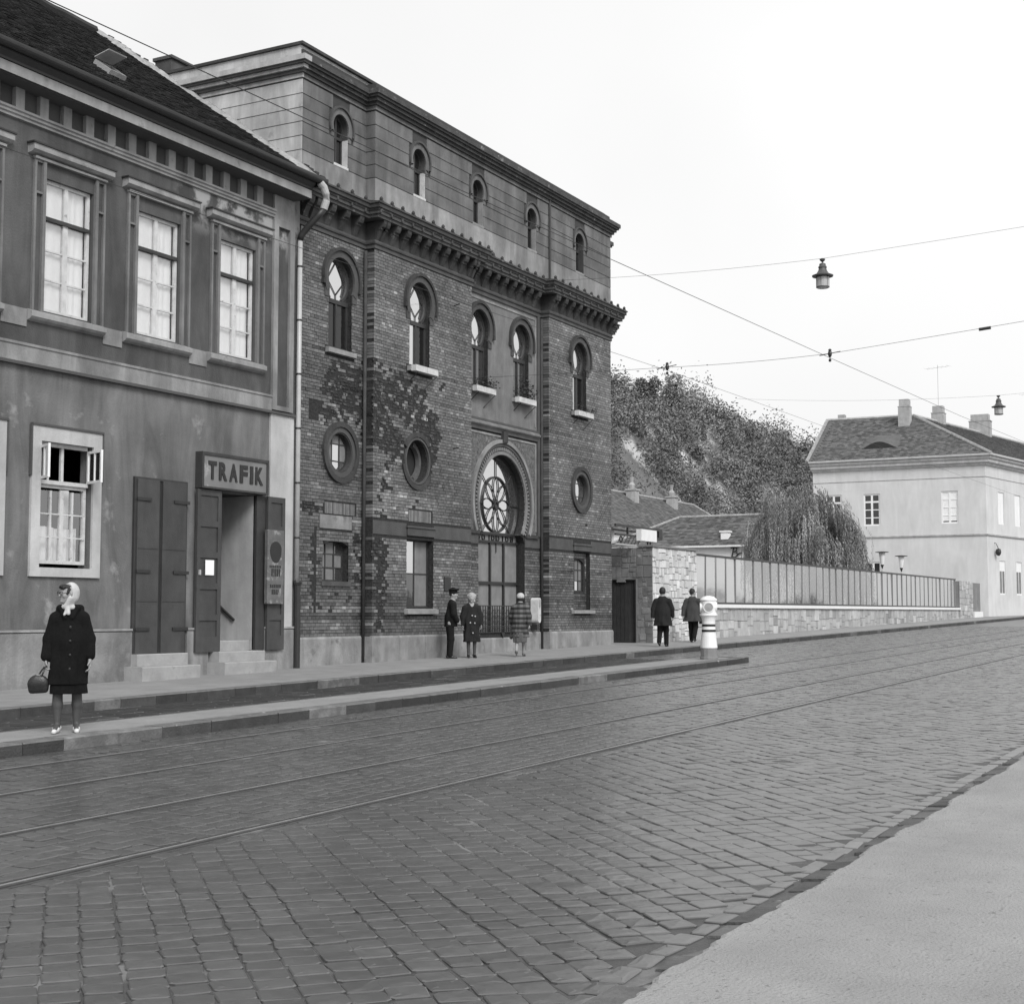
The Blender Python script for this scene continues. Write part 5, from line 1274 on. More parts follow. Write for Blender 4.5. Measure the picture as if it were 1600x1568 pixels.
MB().tube([(102.6,18.05,6.4),(102.6,17.9,6.35),(102.6,17.75,6.0)], .025, 5).build('arm', 'iron', wl_); MB().lathe([(.03,.25),(.15,.2),(.19,.0),(.14,-.16),(.06,-.24)][::-1], (102.6,17.75,5.75), 10).build('lantern', 'iron', wl_)

# two tulip lamps on posts in the garden behind the fence
for k, (xx, zt) in enumerate(((78.5, 4.92), (82.8, 4.86))):
    t = thing('garden_lamp', ('white tulip garden lamp with flat cap, nearer the willow', 'white tulip garden lamp with flat cap, farther from the willow')[k], 'lamp', (xx, 19.6, gz(xx)), 'garden lamps behind the fence')
    MB().tube([(xx,19.6,gz(xx)),(xx,19.6,zt-.95)], .035, 8).build('post', 'zinc', t); MB().lathe([(.02,-.90),(.08,-.72),(.10,-.68),(.04,-.66)], (xx,19.6,zt), 12).build('cup', 'iron', t)
    MB().lathe([(.09,-.68),(.13,-.4),(.17,-.05),(.05,-.03)], (xx,19.6,zt), 14).build('glass_shade', 'post_lamp_glass', t, smooth=False); MB().lathe([(.1,-.05),(.34,-.03),(.36,0),(.1,.03)], (xx,19.6,zt), 16).build('cap', 'lamp_metal', t)

# ------------------------------------------------------------------ wooded slope
def hill_z(x, y):
    t = max(0, min(1.15, (y-41)/20)); s_ = t*t*(3-2*min(t,1)) if t < 1 else 1
    base = gz(min(x,140))-.3
    bumps = 1.3*math.sin(x*.11+y*.07)+.8*math.sin(x*.23-y*.19+1)
    crest = 21.4+.7*math.sin(x*.05+.4)-1.6*max(0,min(1,(150-x)/25))
    return base+s_*(crest+bumps*.45)-(0 if y < 63 else (y-63)*.3)
nx, ny = 70, 34; vs = []; fs = []
for i in range(nx+1):
    for j in range(ny+1): x = 55+i*5.; y = 33+j*2.; vs.append((x, y, hill_z(x, y)))
for i in range(nx):
    for j in range(ny): o = i*(ny+1)+j; fs.append((o, o+ny+1, o+ny+2, o+1))
hb = MB(); hb.add(vs, fs); struct(hb.build('hill', 'soil', smooth=True))
class Leaves:
    """many small leaf-shaped quads gathered in numpy arrays"""
    def __init__(s_): s_.q = []; s_.t = []
    def cloud(s_, c, rad, n, size, tone, squash=.8, hollow=.5):
        d = rng.normal(size=(n,3)); d /= np.linalg.norm(d, axis=1)[:, None]; rr = hollow+(1-hollow)*rng.random(n)
        lump = 1+.24*np.sin(d[:,0]*5+c[0])*np.sin(d[:,1]*4.3+c[1])+.14*np.sin(d[:,2]*9+c[2])
        p0 = np.array(c)+d*np.array([rad, rad, rad*squash])*(rr*lump)[:, None]; s_.leaves(p0, size, tone*rng.uniform(.78,1.22,n))
    def leaves(s_, p0, size, tone, a=None, e=None):
        n = len(p0)
        if a is None:
            a = rng.normal(size=(n,3))*np.array([1,1,.7]); a /= np.linalg.norm(a, axis=1)[:, None]; e = np.cross(a, rng.normal(size=(n,3))); e /= np.linalg.norm(e, axis=1)[:, None]+1e-9
            a = a*(size*rng.uniform(.6,1.4,n))[:, None]; e = e*(size*rng.uniform(.35,.7,n))[:, None]
        s_.q.append(np.stack((p0-a, p0+e, p0+a, p0-e), 1)); s_.t.append(np.clip(tone, .25, 2.5))
    def build(s_, name, m_, parent=None):
        V = np.concatenate(s_.q).reshape(-1,3).astype(np.float32); n = len(V)//4; me = bpy.data.meshes.new(name)
        me.vertices.add(len(V)); me.vertices.foreach_set('co', V.ravel()); me.loops.add(n*4); me.loops.foreach_set('vertex_index', np.arange(n*4, dtype=np.int32))
        me.polygons.add(n); me.polygons.foreach_set('loop_start', np.arange(n, dtype=np.int32)*4); me.polygons.foreach_set('loop_total', np.full(n, 4, dtype=np.int32))
        me.attributes.new('tone', 'FLOAT', 'FACE').data.foreach_set('value', np.concatenate(s_.t).astype(np.float32)); me.update(calc_edges=True); me.materials.append(MATS[m_]); return link(name, me, parent)
r_ = random.Random(21); lv = Leaves(); nb = 0
while nb < 1300:
    x = r_.uniform(75, 330); y = r_.uniform(40, 63)
    az = math.degrees(math.atan2(y, x))
    if not (10.5 < az < 30): continue
    clear = math.sin(x*.19+y*.31)*math.sin(x*.11-y*.27+2)
    if clear > .74 and 46 < y < 56: continue
    sc = math.hypot(x, y)/120; R_ = r_.uniform(.6, 1.9)*(.8+.35*sc)
    if r_.random() < .12: R_ *= 1.6
    lv.cloud((x, y, hill_z(x, y)+R_*.5), R_, int(190+190*R_), .115*sc, r_.choice((.70,.82,.95,1.05,1.2,1.4,.9)), r_.uniform(.75,1.3)); nb += 1
o = stuff(lv.build('hillside_scrub', 'leaf')); o['label'] = 'dense dark scrub and small trees covering the slope'
# trees standing on the skyline
for k, (x, y, h, lab) in enumerate(((128,58.5,4.2,'bushy tree on the skyline beside the brick building'), (139,58.5,3.8,'pointed small tree on the skyline, second from the brick building'), (147,59,4.6,'broad pale-leaved tree at the crest above the insulator'), (186,59.5,3.6,'round dark tree on the falling part of the skyline'), (212,60,4.6,'dark bushy tree on the skyline left of the corner house roof'))):
    t = thing('skyline_tree', lab, 'tree', (x, y, hill_z(x,y)), 'trees on the hill crest'); z0 = hill_z(x, y)
    tb = MB(); tb.tube([(x,y,z0-.3),(x+.1,y,z0+h*.4),(x-.1,y+.1,z0+h*.75)], .22, 7, r2=.07)
    for q_ in range(5): a = q_*1.3; tb.tube([(x,y,z0+h*(.35+.08*q_)),(x+math.cos(a)*h*.28,y+math.sin(a)*h*.28,z0+h*(.6+.07*q_))], .09, 5, r2=.02)
    tb.build('trunk', 'bark', t); cb = Leaves()
    for q_ in range(9):
        a = r_.uniform(0,2*PI); rr = r_.uniform(0,h*.28); cb.cloud((x+math.cos(a)*rr, y+math.sin(a)*rr, z0+h*r_.uniform(.35,.85)), h*r_.uniform(.14,.24), 420, .13, (1.5 if k == 2 else 1.)*r_.uniform(.7,1.2))
    cb.build('crown', 'leaf', t)
# willow
wx, wy = 74.0, 22.3; wz = gz(wx)
wt = thing('willow_tree', 'weeping willow with long hanging leafy strands behind the glass fence', 'tree', (wx, wy, wz))
b = MB(); b.tube([(wx,wy,wz-.3),(wx+.1,wy+.1,wz+1.8),(wx-.1,wy+.1,wz+3.2)], .34, 10, r2=.24)
tops = []
for k in range(16):
    a = k*2.4; rr = r_.uniform(.9,2.7); zt = wz+r_.uniform(5.0,6.4)-rr*.5; e_ = (wx+math.cos(a)*rr*.7, wy+.5+math.sin(a)*rr*.9, zt); tops.append(e_)
    b.tube([(wx-.1,wy+.1,wz+2.9),((wx+e_[0])/2,(wy+e_[1])/2,zt-.9), e_], .12, 6, r2=.03)
b.build('trunk', 'bark', wt)
cb = Leaves()
for k in range(104):                      # curtains of strands, each hanging from its own bough end
    a = r_.uniform(0,2*PI); rr = 2.8*math.sqrt(r_.random()); bx0 = wx+math.cos(a)*rr*.85; by0 = wy+.15+math.sin(a)*rr*1.08
    top = wz+6.9*math.sqrt(max(.15,1-(rr/3.3)**2))+r_.gauss(0,.55); top = min(top, wz+7.1+r_.gauss(0,.4)-.75*max(0, (wy-.3-by0)))
    tn0 = r_.choice((.45,.65,.85,1.0,1.25,1.5)); drop = r_.uniform(1.4,4.6); out = np.array((math.cos(a), math.sin(a), 0))
    for q_ in range(r_.randint(11,22)):
        x, y = bx0+r_.gauss(0,.15), by0+r_.gauss(0,.18); zt = top+r_.gauss(0,.16); ln = min(drop*r_.uniform(.5,1.2), zt-wz-.5); sw = r_.gauss(0,.07)
        if ln < .4: continue
        n = int(ln/.05); t = np.arange(n)/n; p0 = np.array((x, y, zt))-np.outer(t*ln, (0,0,1))+np.outer(.34*np.sin(np.minimum(1, t*4)*PI/2), out); p0[:, 0] += sw*t*ln*.4; p0 += rng.normal(size=(n,3))*np.array((.022,.026,.01))
        aa_ = np.stack((rng.uniform(-.03,.03,n), rng.uniform(-.03,.03,n), np.full(n,-.065)), 1); ee = np.stack((rng.uniform(.008,.020,n), rng.choice((-1,1),n)*rng.uniform(.008,.020,n), np.zeros(n)), 1)
        cb.leaves(p0, 1, tn0*rng.uniform(.85,1.15,n)*r_.uniform(.9,1.1), aa_, ee)
cb.build('crown', 'willow_leaf', wt)

# ------------------------------------------------------------------ street furniture
bx_, by_ = 33.6, 12.62; bz_ = gz(bx_, .13)
bo = thing('traffic_beacon', 'white traffic island beacon with two black bands and round lens', 'bollard', (bx_, by_, bz_))
b = MB(); b.lathe([(.215,0),(.215,.05),(.20,.06),(.20,.27)], (bx_,by_,bz_), 12); b.build('base', 'bollard_grey', bo)
b = MB(); b.lathe([(.205,.272),(.205,.30),(.17,.62),(.158,.80),(.16,.92),(.175,.99),(.20,1.04)], (bx_,by_,bz_), 24); b.build('shaft', 'bollard_white', bo, smooth=False)
for z0, r0 in ((.66,.172), (.79,.164)): MB().lathe([(r0,0),(r0-.003,.055)], (bx_,by_,bz_+z0), 24).build('black_band', 'black_metal', bo)
b = MB(); b.lathe([(.20,1.042),(.215,1.05),(.215,1.09),(.19,1.10),(.19,1.40),(.20,1.41),(.21,1.425),(.20,1.45),(.13,1.51),(.03,1.53)], (bx_,by_,bz_), 24); b.build('head', 'bollard_white', bo)
tc_ = Vector((-bx_, -by_, 0)).normalized()
for ang, nm in ((0,0),(PI/2,1),(PI,2),(-PI/2,3)):
    d = Matrix.Rotation(ang, 3, 'Z') @ tc_; u = Vector((-d.y, d.x, 0)); c = Vector((bx_,by_,bz_+1.25))+d*.172
    n = 20; ring_ = lambda r0, o_: [tuple(c+u*(r0*math.cos(2*PI*k/n))+Vector((0,0,r0*math.sin(2*PI*k/n)))+d*o_) for k in range(n)]
    b = MB(); vs = ring_(.125,-.03)+ring_(.125,.035)+ring_(.105,.035)+ring_(.105,.0)
    b.add(vs, [(l*n+k, l*n+(k+1) % n, (l+1)*n+(k+1) % n, (l+1)*n+k) for l in range(3) for k in range(n)]); b.build('lens_rim', 'bollard_white', bo)
    b = MB(); b.add(ring_(.107,.02)+[tuple(c+d*.032)], [(k,(k+1) % n, n) for k in range(n)]); b.build('lens', 'lens', bo)

def hanging_lamp(x, y, ztop, lab):
    t = thing('hanging_lamp', lab, 'lamp', (x, y, ztop-.83), 'street lamps hung on span wires')
    MB().lathe([(.02,-.10),(.07,-.05),(.08,-.02),(.05,0)], (x,y,ztop), 10).tube([(x,y,ztop-.2),(x,y,ztop-.06)], .012, 5).build('insulator', 'lamp_metal', t)
    MB().lathe([(.13,-.50),(.28,-.50),(.29,-.47),(.17,-.42),(.12,-.34),(.10,-.27),(.115,-.26),(.115,-.23),(.09,-.2),(.085,-.15),(.03,-.12)], (x,y,ztop), 20).build('hood', 'lamp_metal', t)
    MB().lathe([(.02,-.825),(.15,-.815),(.175,-.79),(.175,-.52),(.05,-.51)], (x,y,ztop), 20).build('glass_shade', 'lamp_glass', t)
    b = MB(); b.lathe([(.178,-.80),(.182,-.79),(.178,-.775)], (x,y,ztop), 20)
    for k in range(6): a = k*PI/3; b.tube([(x+.178*math.cos(a),y+.178*math.sin(a),ztop-.79),(x+.178*math.cos(a),y+.178*math.sin(a),ztop-.51)], .005, 4)
    b.build('cage', 'lamp_metal', t); return t
hanging_lamp(38.5, 11.08, 11.27, 'large hanging street lamp high above the tram tracks')
hanging_lamp(62.5, 10.66, 10.65, 'smaller farther hanging street lamp above the corner house chimneys')
def sagline(p0, p1, sag, n=14): return [tuple(Vector(p0).lerp(Vector(p1), k/n)-Vector((0,0,4*sag*(k/n)*(1-k/n)))) for k in range(n+1)]
def wire(pts, r, lab, nm='overhead_wire', grp='overhead wires'):
    b = MB(); b.tube(pts, r, 5); o = tag(b.build(nm, 'wire'), lab, 'wire', grp); return rebase(o, pts[0])
wire([(-12,7.4,5.55),(7,7.4,5.85),(16.4,7.4,6.06),(26.11,7.4,6.32),(37.8,7.4,6.65),(47.7,7.4,7.0),(75,7.4,7.4)], .0045, 'thick tram contact wire running over the nearer track, highest in the picture')
wire([(-12,10.6,5.85),(9.58,10.6,6.04),(18.2,10.6,6.18),(26.12,10.6,6.34),(35,10.6,6.43),(68,10.6,6.75),(110,10.6,7.3)], .0036, 'thin tram contact wire crossing the fronts of the houses, lower one')
wire(sagline((26.1,YF,6.75),(26.1,10.6,6.40),.05)+sagline((26.1,10.6,6.40),(26.1,7.4,6.40),.03)+sagline((26.1,7.4,6.4),(26.1,-12,8.3),.1), .004, 'thin span wire crossing the street and carrying the insulators')
wire(sagline((38.1,YF-.1,11.45),(38.5,11.08,11.27),.08)+sagline((38.5,11.08,11.27),(38.5,-12,12.6),.12), .0045, 'thin span wire carrying the large hanging lamp')
wire(sagline((62.5,22,11.3),(62.5,10.66,10.65),.15)+sagline((62.5,10.66,10.65),(62.5,-14,11.6),.1), .004, 'faint span wire carrying the smaller far lamp')
for k, (x, y, z, lab) in enumerate(((26.1,7.4,6.40,'black insulator clamp on the thick contact wire in the open sky'), (26.1,10.6,6.41,'black insulator clamp against the top of the wooded slope'))):
    t = thing('wire_insulator', lab, 'insulator', (x,y,z), 'wire insulators')
    MB().lathe([(.015,-.07),(.033,-.04),(.04,0),(.03,.04),(.022,.05),(.034,.065),(.015,.085)], (x,y,z), 10).build('bell', 'iron', t); MB().tube([(x-.02,y-.20,z+.02),(x,y,z),(x+.02,y+.20,z-.02)], .008, 6).lathe([(.02,-.15),(.028,-.12),(.01,-.09)], (x,y,z), 8).build('clamp', 'iron', t)
t = thing('wire_insulator', 'small oval strain insulator on the span wire near the right edge', 'insulator', (26.1,4.6,6.6), 'wire insulators'); MB().tube([(26.1,4.75,6.60),(26.1,4.68,6.605),(26.1,4.62,6.61),(26.1,4.55,6.615)], .028, 8).build('bell', 'iron', t)

# ------------------------------------------------------------------ people: smooth-blended bodies meshed from distance fields
class SDF:
    def __init__(s, lo, hi, h):
        s.lo = np.array(lo, float); s.h = h; s.n = np.ceil((np.array(hi)-s.lo)/h).astype(int)+1
        s.ax = [s.lo[i]+h*np.arange(s.n[i]) for i in range(3)]; s.f = np.full(s.n, .2)
    def _sub(s, lo, hi, m):
        sl = []
        for i in range(3):
            a = max(0, int(math.floor((lo[i]-m-s.lo[i])/s.h))); c = min(s.n[i], int(math.ceil((hi[i]+m-s.lo[i])/s.h))+1); sl.append(slice(a, max(a, c)))
        X, Y, Z = np.meshgrid(s.ax[0][sl[0]], s.ax[1][sl[1]], s.ax[2][sl[2]], indexing='ij'); return tuple(sl), np.stack((X, Y, Z), -1)
    def _mix(s, sl, d, k, cut=False):
        a = s.f[sl]
        if cut: d = -d; h = np.maximum(k-np.abs(a-d), 0)/k; s.f[sl] = np.maximum(a, d)+h*h*k/4
        else: h = np.maximum(k-np.abs(a-d), 0)/k; s.f[sl] = np.minimum(a, d)-h*h*k/4
    def cap(s, a, b, ra, rb, k=.02, sc=(1,1,1), cut=False, fold=None):
        a, b, sc = np.array(a, float), np.array(b, float), np.array(sc, float); m = max(ra, rb)*max(sc)+k+.04
        sl, Pp = s._sub(np.minimum(a, b), np.maximum(a, b), m)
        if Pp.size == 0: return s
        p0 = (Pp-a)/sc; ba = (b-a)/sc; t = np.clip((p0@ba)/max(1e-9, ba@ba), 0, 1); d = (np.linalg.norm(p0-t[..., None]*ba, axis=-1)-(ra+(rb-ra)*t))*min(sc)
        if fold is not None: d = d+fold(Pp)
        s._mix(sl, d, k, cut); return s
    def ell(s, c, r, k=.015, cut=False):
        c, r = np.array(c, float), np.array(r, float); sl, Pp = s._sub(c-r, c+r, k+.03)
        if Pp.size == 0: return s
        q = (Pp-c)/r; k0 = np.linalg.norm(q, axis=-1)+1e-9; k1 = np.linalg.norm(q/r, axis=-1)+1e-9; s._mix(sl, k0*(k0-1)/k1, k, cut); return s
    def below(s, z): s.f = np.maximum(s.f, s.ax[2][None, None, :]-z); return s
    def above(s, z): s.f = np.maximum(s.f, z-s.ax[2][None, None, :]); return s
    def mesh(s, name, m, parent, zmat=None):
        f = s.f; n = s.n; S = f < 0
        crn = [(i,j,k) for i in (0,1) for j in (0,1) for k in (0,1)]
        def c(a, o): return a[o[0]:n[0]-1+o[0], o[1]:n[1]-1+o[1], o[2]:n[2]-1+o[2]]
        cnt = sum(c(S, o).astype(np.int8) for o in crn); act = (cnt > 0) & (cnt < 8)
        acc = np.zeros(act.shape+(3,)); num = np.zeros(act.shape)
        for a in crn:
            for ax in range(3):
                if a[ax]: continue
                b = list(a); b[ax] = 1; fa, fb = c(f, a), c(f, b); x = (fa < 0) != (fb < 0); t = np.where(x, fa/np.where(x, fa-fb, 1), 0)
                p = np.zeros(act.shape+(3,)); p[...] = a; p[..., ax] += t; acc += np.where(x[..., None], p, 0); num += x
        idx = np.full(act.shape, -1); w = np.argwhere(act); idx[act] = np.arange(len(w))
        V = s.lo+s.h*(w+acc[act]/num[act][:, None]); Q = []
        for ax in range(3):
            o = [1,1,1]; sl0 = [slice(1, -1)]*3; sl1 = [slice(1, -1)]*3; sl0[ax] = slice(0, n[ax]-1); sl1[ax] = slice(1, n[ax])
            x = S[tuple(sl0)] != S[tuple(sl1)]; e = np.argwhere(x)
            if not len(e): continue
            base = e.copy(); 
            for k in range(3):
                if k != ax: base[:, k] += 1
            u, v = [k for k in range(3) if k != ax]
            def at(du, dv): q = base.copy(); q[:, u] -= du; q[:, v] -= dv; return idx[q[:, 0], q[:, 1], q[:, 2]]
            quad = np.stack((at(1,1), at(0,1), at(0,0), at(1,0)), -1); sg = S[tuple(sl0)][x]
            flip = sg if ax != 1 else ~sg; quad = np.where(flip[:, None], quad, quad[:, ::-1]); Q.append(quad)
        Q = np.concatenate(Q); Q = Q[(Q >= 0).all(1)]
        me = bpy.data.meshes.new(name); me.from_pydata(V.tolist(), [], Q.tolist()); me.update(); me.shade_smooth()
        me.materials.append(MATS[m])
        if zmat:
            for mm_, fn in zmat: me.materials.append(MATS[mm_])
            cz = np.array([V[q].mean(0) for q in Q])
            mi = np.zeros(len(Q), int)
            for k, (mm_, fn) in enumerate(zmat): mi[fn(cz)] = k+1
            me.polygons.foreach_set('material_index', mi)
        o = bpy.data.objects.new(name, me); COL.objects.link(o); o.parent = parent; return o

def rotz(p, a, c=(0,0)):
    x, y = p[0]-c[0], p[1]-c[1]; return (c[0]+x*math.cos(a)-y*math.sin(a), c[1]+x*math.sin(a)+y*math.cos(a), p[2])
def hand(s, wrist, dirv, palm_n, side, curl, sz=1.):
    """palm, four unequal curled fingers and a thumb leaving the side of the palm"""
    w, d, nrm = Vector(wrist), Vector(dirv).normalized(), Vector(palm_n).normalized(); lat = d.cross(nrm).normalized()*side
    c = w+d*.045*sz
    for q in (-.026,-.009,.009,.026): s.cap(tuple(w+lat*q*.6*sz), tuple(w+d*.085*sz+lat*q*sz), .014*sz, .0125*sz, .012)
    for q, ln in ((-.030,.062),(-.010,.078),(.010,.083),(.030,.072)):
        p0 = w+d*.083*sz+lat*q*sz; d1 = (d*math.cos(curl*.6)+nrm*math.sin(curl*.6)); p1 = p0+d1*ln*.45*sz; d2 = d*math.cos(curl*1.5)+nrm*math.sin(curl*1.5); p2 = p1+d2*ln*.33*sz; d3 = d*math.cos(curl*2.2)+nrm*math.sin(curl*2.2); p3 = p2+d3*ln*.25*sz
        s.cap(tuple(p0), tuple(p1), .0098*sz, .009*sz, .004).cap(tuple(p1), tuple(p2), .009*sz, .0082*sz, .004).cap(tuple(p2), tuple(p3), .0082*sz, .007*sz, .004)
    t0 = w+d*.025*sz+lat*.026*sz; t1 = t0+(d*.6+lat*.75+nrm*.3).normalized()*.038*sz; t2 = t1+(d*.85+lat*.2+nrm*.5).normalized()*.03*sz
    s.cap(tuple(t0), tuple(t1), .013*sz, .0105*sz, .008).cap(tuple(t1), tuple(t2), .0105*sz, .0085*sz, .004)
def head(s, c, a, face=True, sz=1.):
    """skull, jaw, nose, brow, lips, ears; c = centre of the skull, a = turn about the vertical"""
    def P_(x, y, z): return rotz((c[0]+x*sz, c[1]+y*sz, c[2]+z*sz), a, c)
    s.ell(P_(0,-.012,.02), (.076*sz,.076*sz if abs(a) > .8 else .094*sz,.105*sz) if False else (.080*sz,.086*sz,.108*sz), .01)
    s.cap(P_(0,.030,-.02), P_(0,.045,-.082), .062*sz, .034*sz, .03); s.cap(P_(0,.01,-.03), P_(0,.02,-.06), .064*sz, .052*sz, .02)
    if face:
        s.cap(P_(0,.083,.012), P_(0,.103,-.022), .010*sz, .014*sz, .012); s.cap(P_(-.035,.076,.028), P_(.035,.076,.028), .010*sz, .010*sz, .015)
        for q in (-1,1): s.ell(P_(q*.032,.088,.008), (.016*sz,.012*sz,.010*sz), .008, cut=True); s.ell(P_(q*.032,.074,.008), (.013*sz,)*3, .004); s.ell(P_(q*.040,.062,-.022), (.022*sz,)*3, .02)
        s.cap(P_(-.018,.083,-.050), P_(.018,.083,-.050), .006*sz, .006*sz, .006); s.cap(P_(-.015,.080,-.060), P_(.015,.080,-.060), .007*sz, .007*sz, .006); s.ell(P_(0,.072,-.086), (.022*sz,.018*sz,.018*sz), .015)
    for q in (-1,1): s.ell(P_(q*.082,-.008,-.005), (.010*sz,.020*sz,.030*sz), .008)
def person(label, loc, facing, group=None):
    t = thing('person', label, 'person', loc, group); t.rotation_euler = (0, 0, facing-PI/2); return t     # local +Y is forward
def folds(n, amp, ph=0):
    def f(p):
        th = np.arctan2(p[..., 1], p[..., 0]); z = p[..., 2]; w_ = np.clip((1.30-z)/.6, .15, 1)
        return w_*amp*(np.sin(th*n+ph+z*2.3+.8*np.sin(z*5+ph))+.6*np.sin(th*(n+4)-z*3.1+ph*2)+.5*np.sin(z*17+th*3+ph))
    return f
def shoe(s, ankle, toe_dir, heel=0.0, ln=.25, sz=1.):
    x, y, z = ankle; dx, dy = toe_dir
    s.cap((x-dx*.05, y-dy*.05, z-.045+heel), (x+dx*.06, y+dy*.06, z-.055+heel*.4), .036*sz, .036*sz, .02); s.cap((x+dx*.06, y+dy*.06, z-.055+heel*.4), (x+dx*(ln-.09), y+dy*(ln-.09), z-.068), .037*sz, .027*sz, .02)
    if heel: s.cap((x-dx*.055, y-dy*.055, z-.05), (x-dx*.055, y-dy*.055, z-.085), .014, .012, .012)

# 1. woman waiting on the platform ------------------------------------------
wx_, wy_ = 12.62, 12.62; fdir = math.atan2(-wy_, -wx_)
w1 = person('woman in black coat, white headscarf and white shoes waiting on the platform', (wx_, wy_, gz(wx_, .13)), fdir-.10)
hc = (.02, .06, 1.60)
# local +X is her right-hand side, towards the left of the picture
HA = R(-58)
s = SDF((-.42,-.24,0), (.42,.30,1.76), .0075)
head(s, hc, HA); s.cap((0,.0,1.36), (.012,.045,1.53), .062, .056, .03)
s.cap((0,0,.95), (0,0,1.30), .12, .095, .05, (1.25,.8,1))
for q in (-1,1):
    yo = .05 if q > 0 else -.03; xo = .012 if q > 0 else 0; s.cap((q*.10,0,.90), (q*.098+xo,.02+yo*.5,.50), .088, .060, .03).cap((q*.098+xo,.02+yo*.5,.50), (q*.100+xo,-.02+yo*.8,.32), .056, .060, .03).cap((q*.100+xo,-.02+yo*.8,.32), (q*.096+xo,-.015+yo,.085), .059, .034, .02)
    s.cap((q*.096+xo,-.015+yo,.085), (q*.110+xo,.10+yo,.045), .032, .026, .02)
    s.cap((q*.135,0,1.29), (q*.215,-.01,1.08), .045, .042, .03).cap((q*.225,0,1.08), (q*.240,.05,.85), .042, .03, .02)
hand(s, (.241,.055,.845), (.05,.10,-1), (-1,.1,0), 1, .9); hand(s, (-.241,.055,.845), (-.05,.10,-1), (1,.1,0), -1, .55)
s.mesh('body', 'skin', w1, [('stocking', lambda c: (c[:, 2] < .62))])
s = SDF((-.46,-.30,.40), (.46,.32,1.52), .009)
s.cap((.012,0,.56), (0,.0,1.06), .226, .196, .04, (1,.84,1), fold=folds(5,.011,.7)).cap((0,0,1.06), (0,-.005,1.26), .194, .130, .06, (1.02,.80,1), fold=folds(4,.007,2))
s.cap((-.13,0,1.325), (0,0,1.385), .066, .066, .06).cap((.13,0,1.315), (0,0,1.385), .066, .066, .06)
for q in (-1,1): s.cap((q*.150,0,1.315), (q*.222,-.01,1.08), .076, .070, .06, fold=folds(5,.006,q)).cap((q*.222,-.01,1.08), (q*.242,.042,.885), .070, .062, .03, fold=folds(5,.007,q*2))
s.cap((-.10,.05,1.44), (.10,.05,1.44), .035, .035, .02).cap((-.11,-.05,1.43), (.11,-.05,1.43), .05, .05, .04); s.cap((-.085,.05,1.43), (-.04,.125,1.33), .034, .020, .02); s.cap((.085,.05,1.43), (.04,.125,1.33), .034, .020, .02); s.cap((0,.06,1.20), (0,.075,1.34), .10, .062, .04, (1.1,.8,1))
s.ell((.012,.085,1.475), (.050,.060,.085), .012, cut=True); s.above(.555)
sl, Pp = s._sub((-.45,-.3,.4), (.45,.3,.9), 0)
coat = s.mesh('coat', 'coat_black', w1)
for z in (1.22,1.06,.90,.74): 
    q = MB().lathe([(.004,-.004),(.013,-.004),(.013,.004),(.004,.006)], (0,0,0), 10).build('button', 'shoe_dark', w1); q.location = (-.03,.19-.01*(z < 1),z); q.rotation_euler = (R(-90),0,0)
s = SDF((-.30,-.24,.38), (.30,.26,.68), .009); s.cap((0,0,.34), (0,0,.64), .214, .200, .02, (1,.84,1), fold=folds(5,.009,.7)); s.above(.45); s.mesh('skirt', 'coat_black', w1)
s = SDF((-.22,-.14,1.34), (.22,.30,1.78), .007)      # headscarf: back of the head, knotted under the chin
def H(x, y, z): return rotz((hc[0]+x, hc[1]+y, hc[2]+z), HA, hc)
s.ell(H(0,-.040,.012), (.098,.088,.126), .01).cap(H(.0,-.03,-.05), H(.0,-.005,-.13), .082, .055, .03); s.cap(H(-.07,.0,-.05), H(-.02,.035,-.145), .022, .018, .03).cap(H(.07,.0,-.05), H(.02,.035,-.145), .022, .018, .03)
s.cap((.012,.10,1.435), (.0,.145,1.375), .026, .022, .02).cap((.02,.10,1.43), (.045,.15,1.36), .020, .014, .015).cap((-.04,.07,1.445), (.06,.075,1.45), .030, .026, .02)
s.ell(H(0,.095,-.010), (.078,.105,.118), .008, cut=True)
s.mesh('headscarf', 'scarf', w1)
s = SDF((-.20,-.10,1.55), (.20,.28,1.78), .006); s.ell(H(0,.022,.078), (.082,.064,.036), .01).cap(H(-.03,.066,.078), H(-.070,.092,.066), .018, .006, .02).cap(H(.02,.068,.082), H(-.02,.100,.088), .015, .005, .02).cap(H(-.072,.02,.05), H(-.07,.04,.0), .020, .014, .015).cap(H(.072,.02,.05), H(.07,.04,.0), .020, .014, .015)
s.mesh('hair', 'hair', w1)
b = MB()                              # spectacles
for q in (-1,1): b.tube([H(q*.036+.026*math.cos(t), .100, .008+.020*math.sin(t)) for t in np.linspace(0,2*PI,13)], .0035, 5, caps=False)
b.tube([H(-.012,.104,.012), H(.012,.104,.012)], .003, 5); b.tube([H(.060,.098,.012), H(.082,.01,.008)], .003, 4); b.tube([H(-.060,.098,.012), H(-.082,.01,.008)], .003, 4)
o = b.build('spectacles', 'lettering', w1); o.location = (0,0,0)
for q in (-1,1):
    yo = .05 if q > 0 else -.03; xo = .012 if q > 0 else 0; s = SDF((q*.11-.10,-.20,0), (q*.11+.12,.32,.16), .006); shoe(s, (q*.096+xo,-.015+yo,.09), (q*.14,.99), .012, .24); s.ell((q*.098+xo,-.01+yo,.085), (.032,.055,.03), .008, cut=True); s.above(.002); s.mesh('shoe', 'shoe_white', w1)
def in_person(t, p): return tuple(Matrix.Translation(t.location) @ t.rotation_euler.to_matrix().to_4x4() @ Vector(p))
hb_ = thing('handbag', 'rounded dark leather handbag hanging from the hand of the woman in black', 'bag', in_person(w1, (.320,.105,.47))); hb_.rotation_euler = w1.rotation_euler
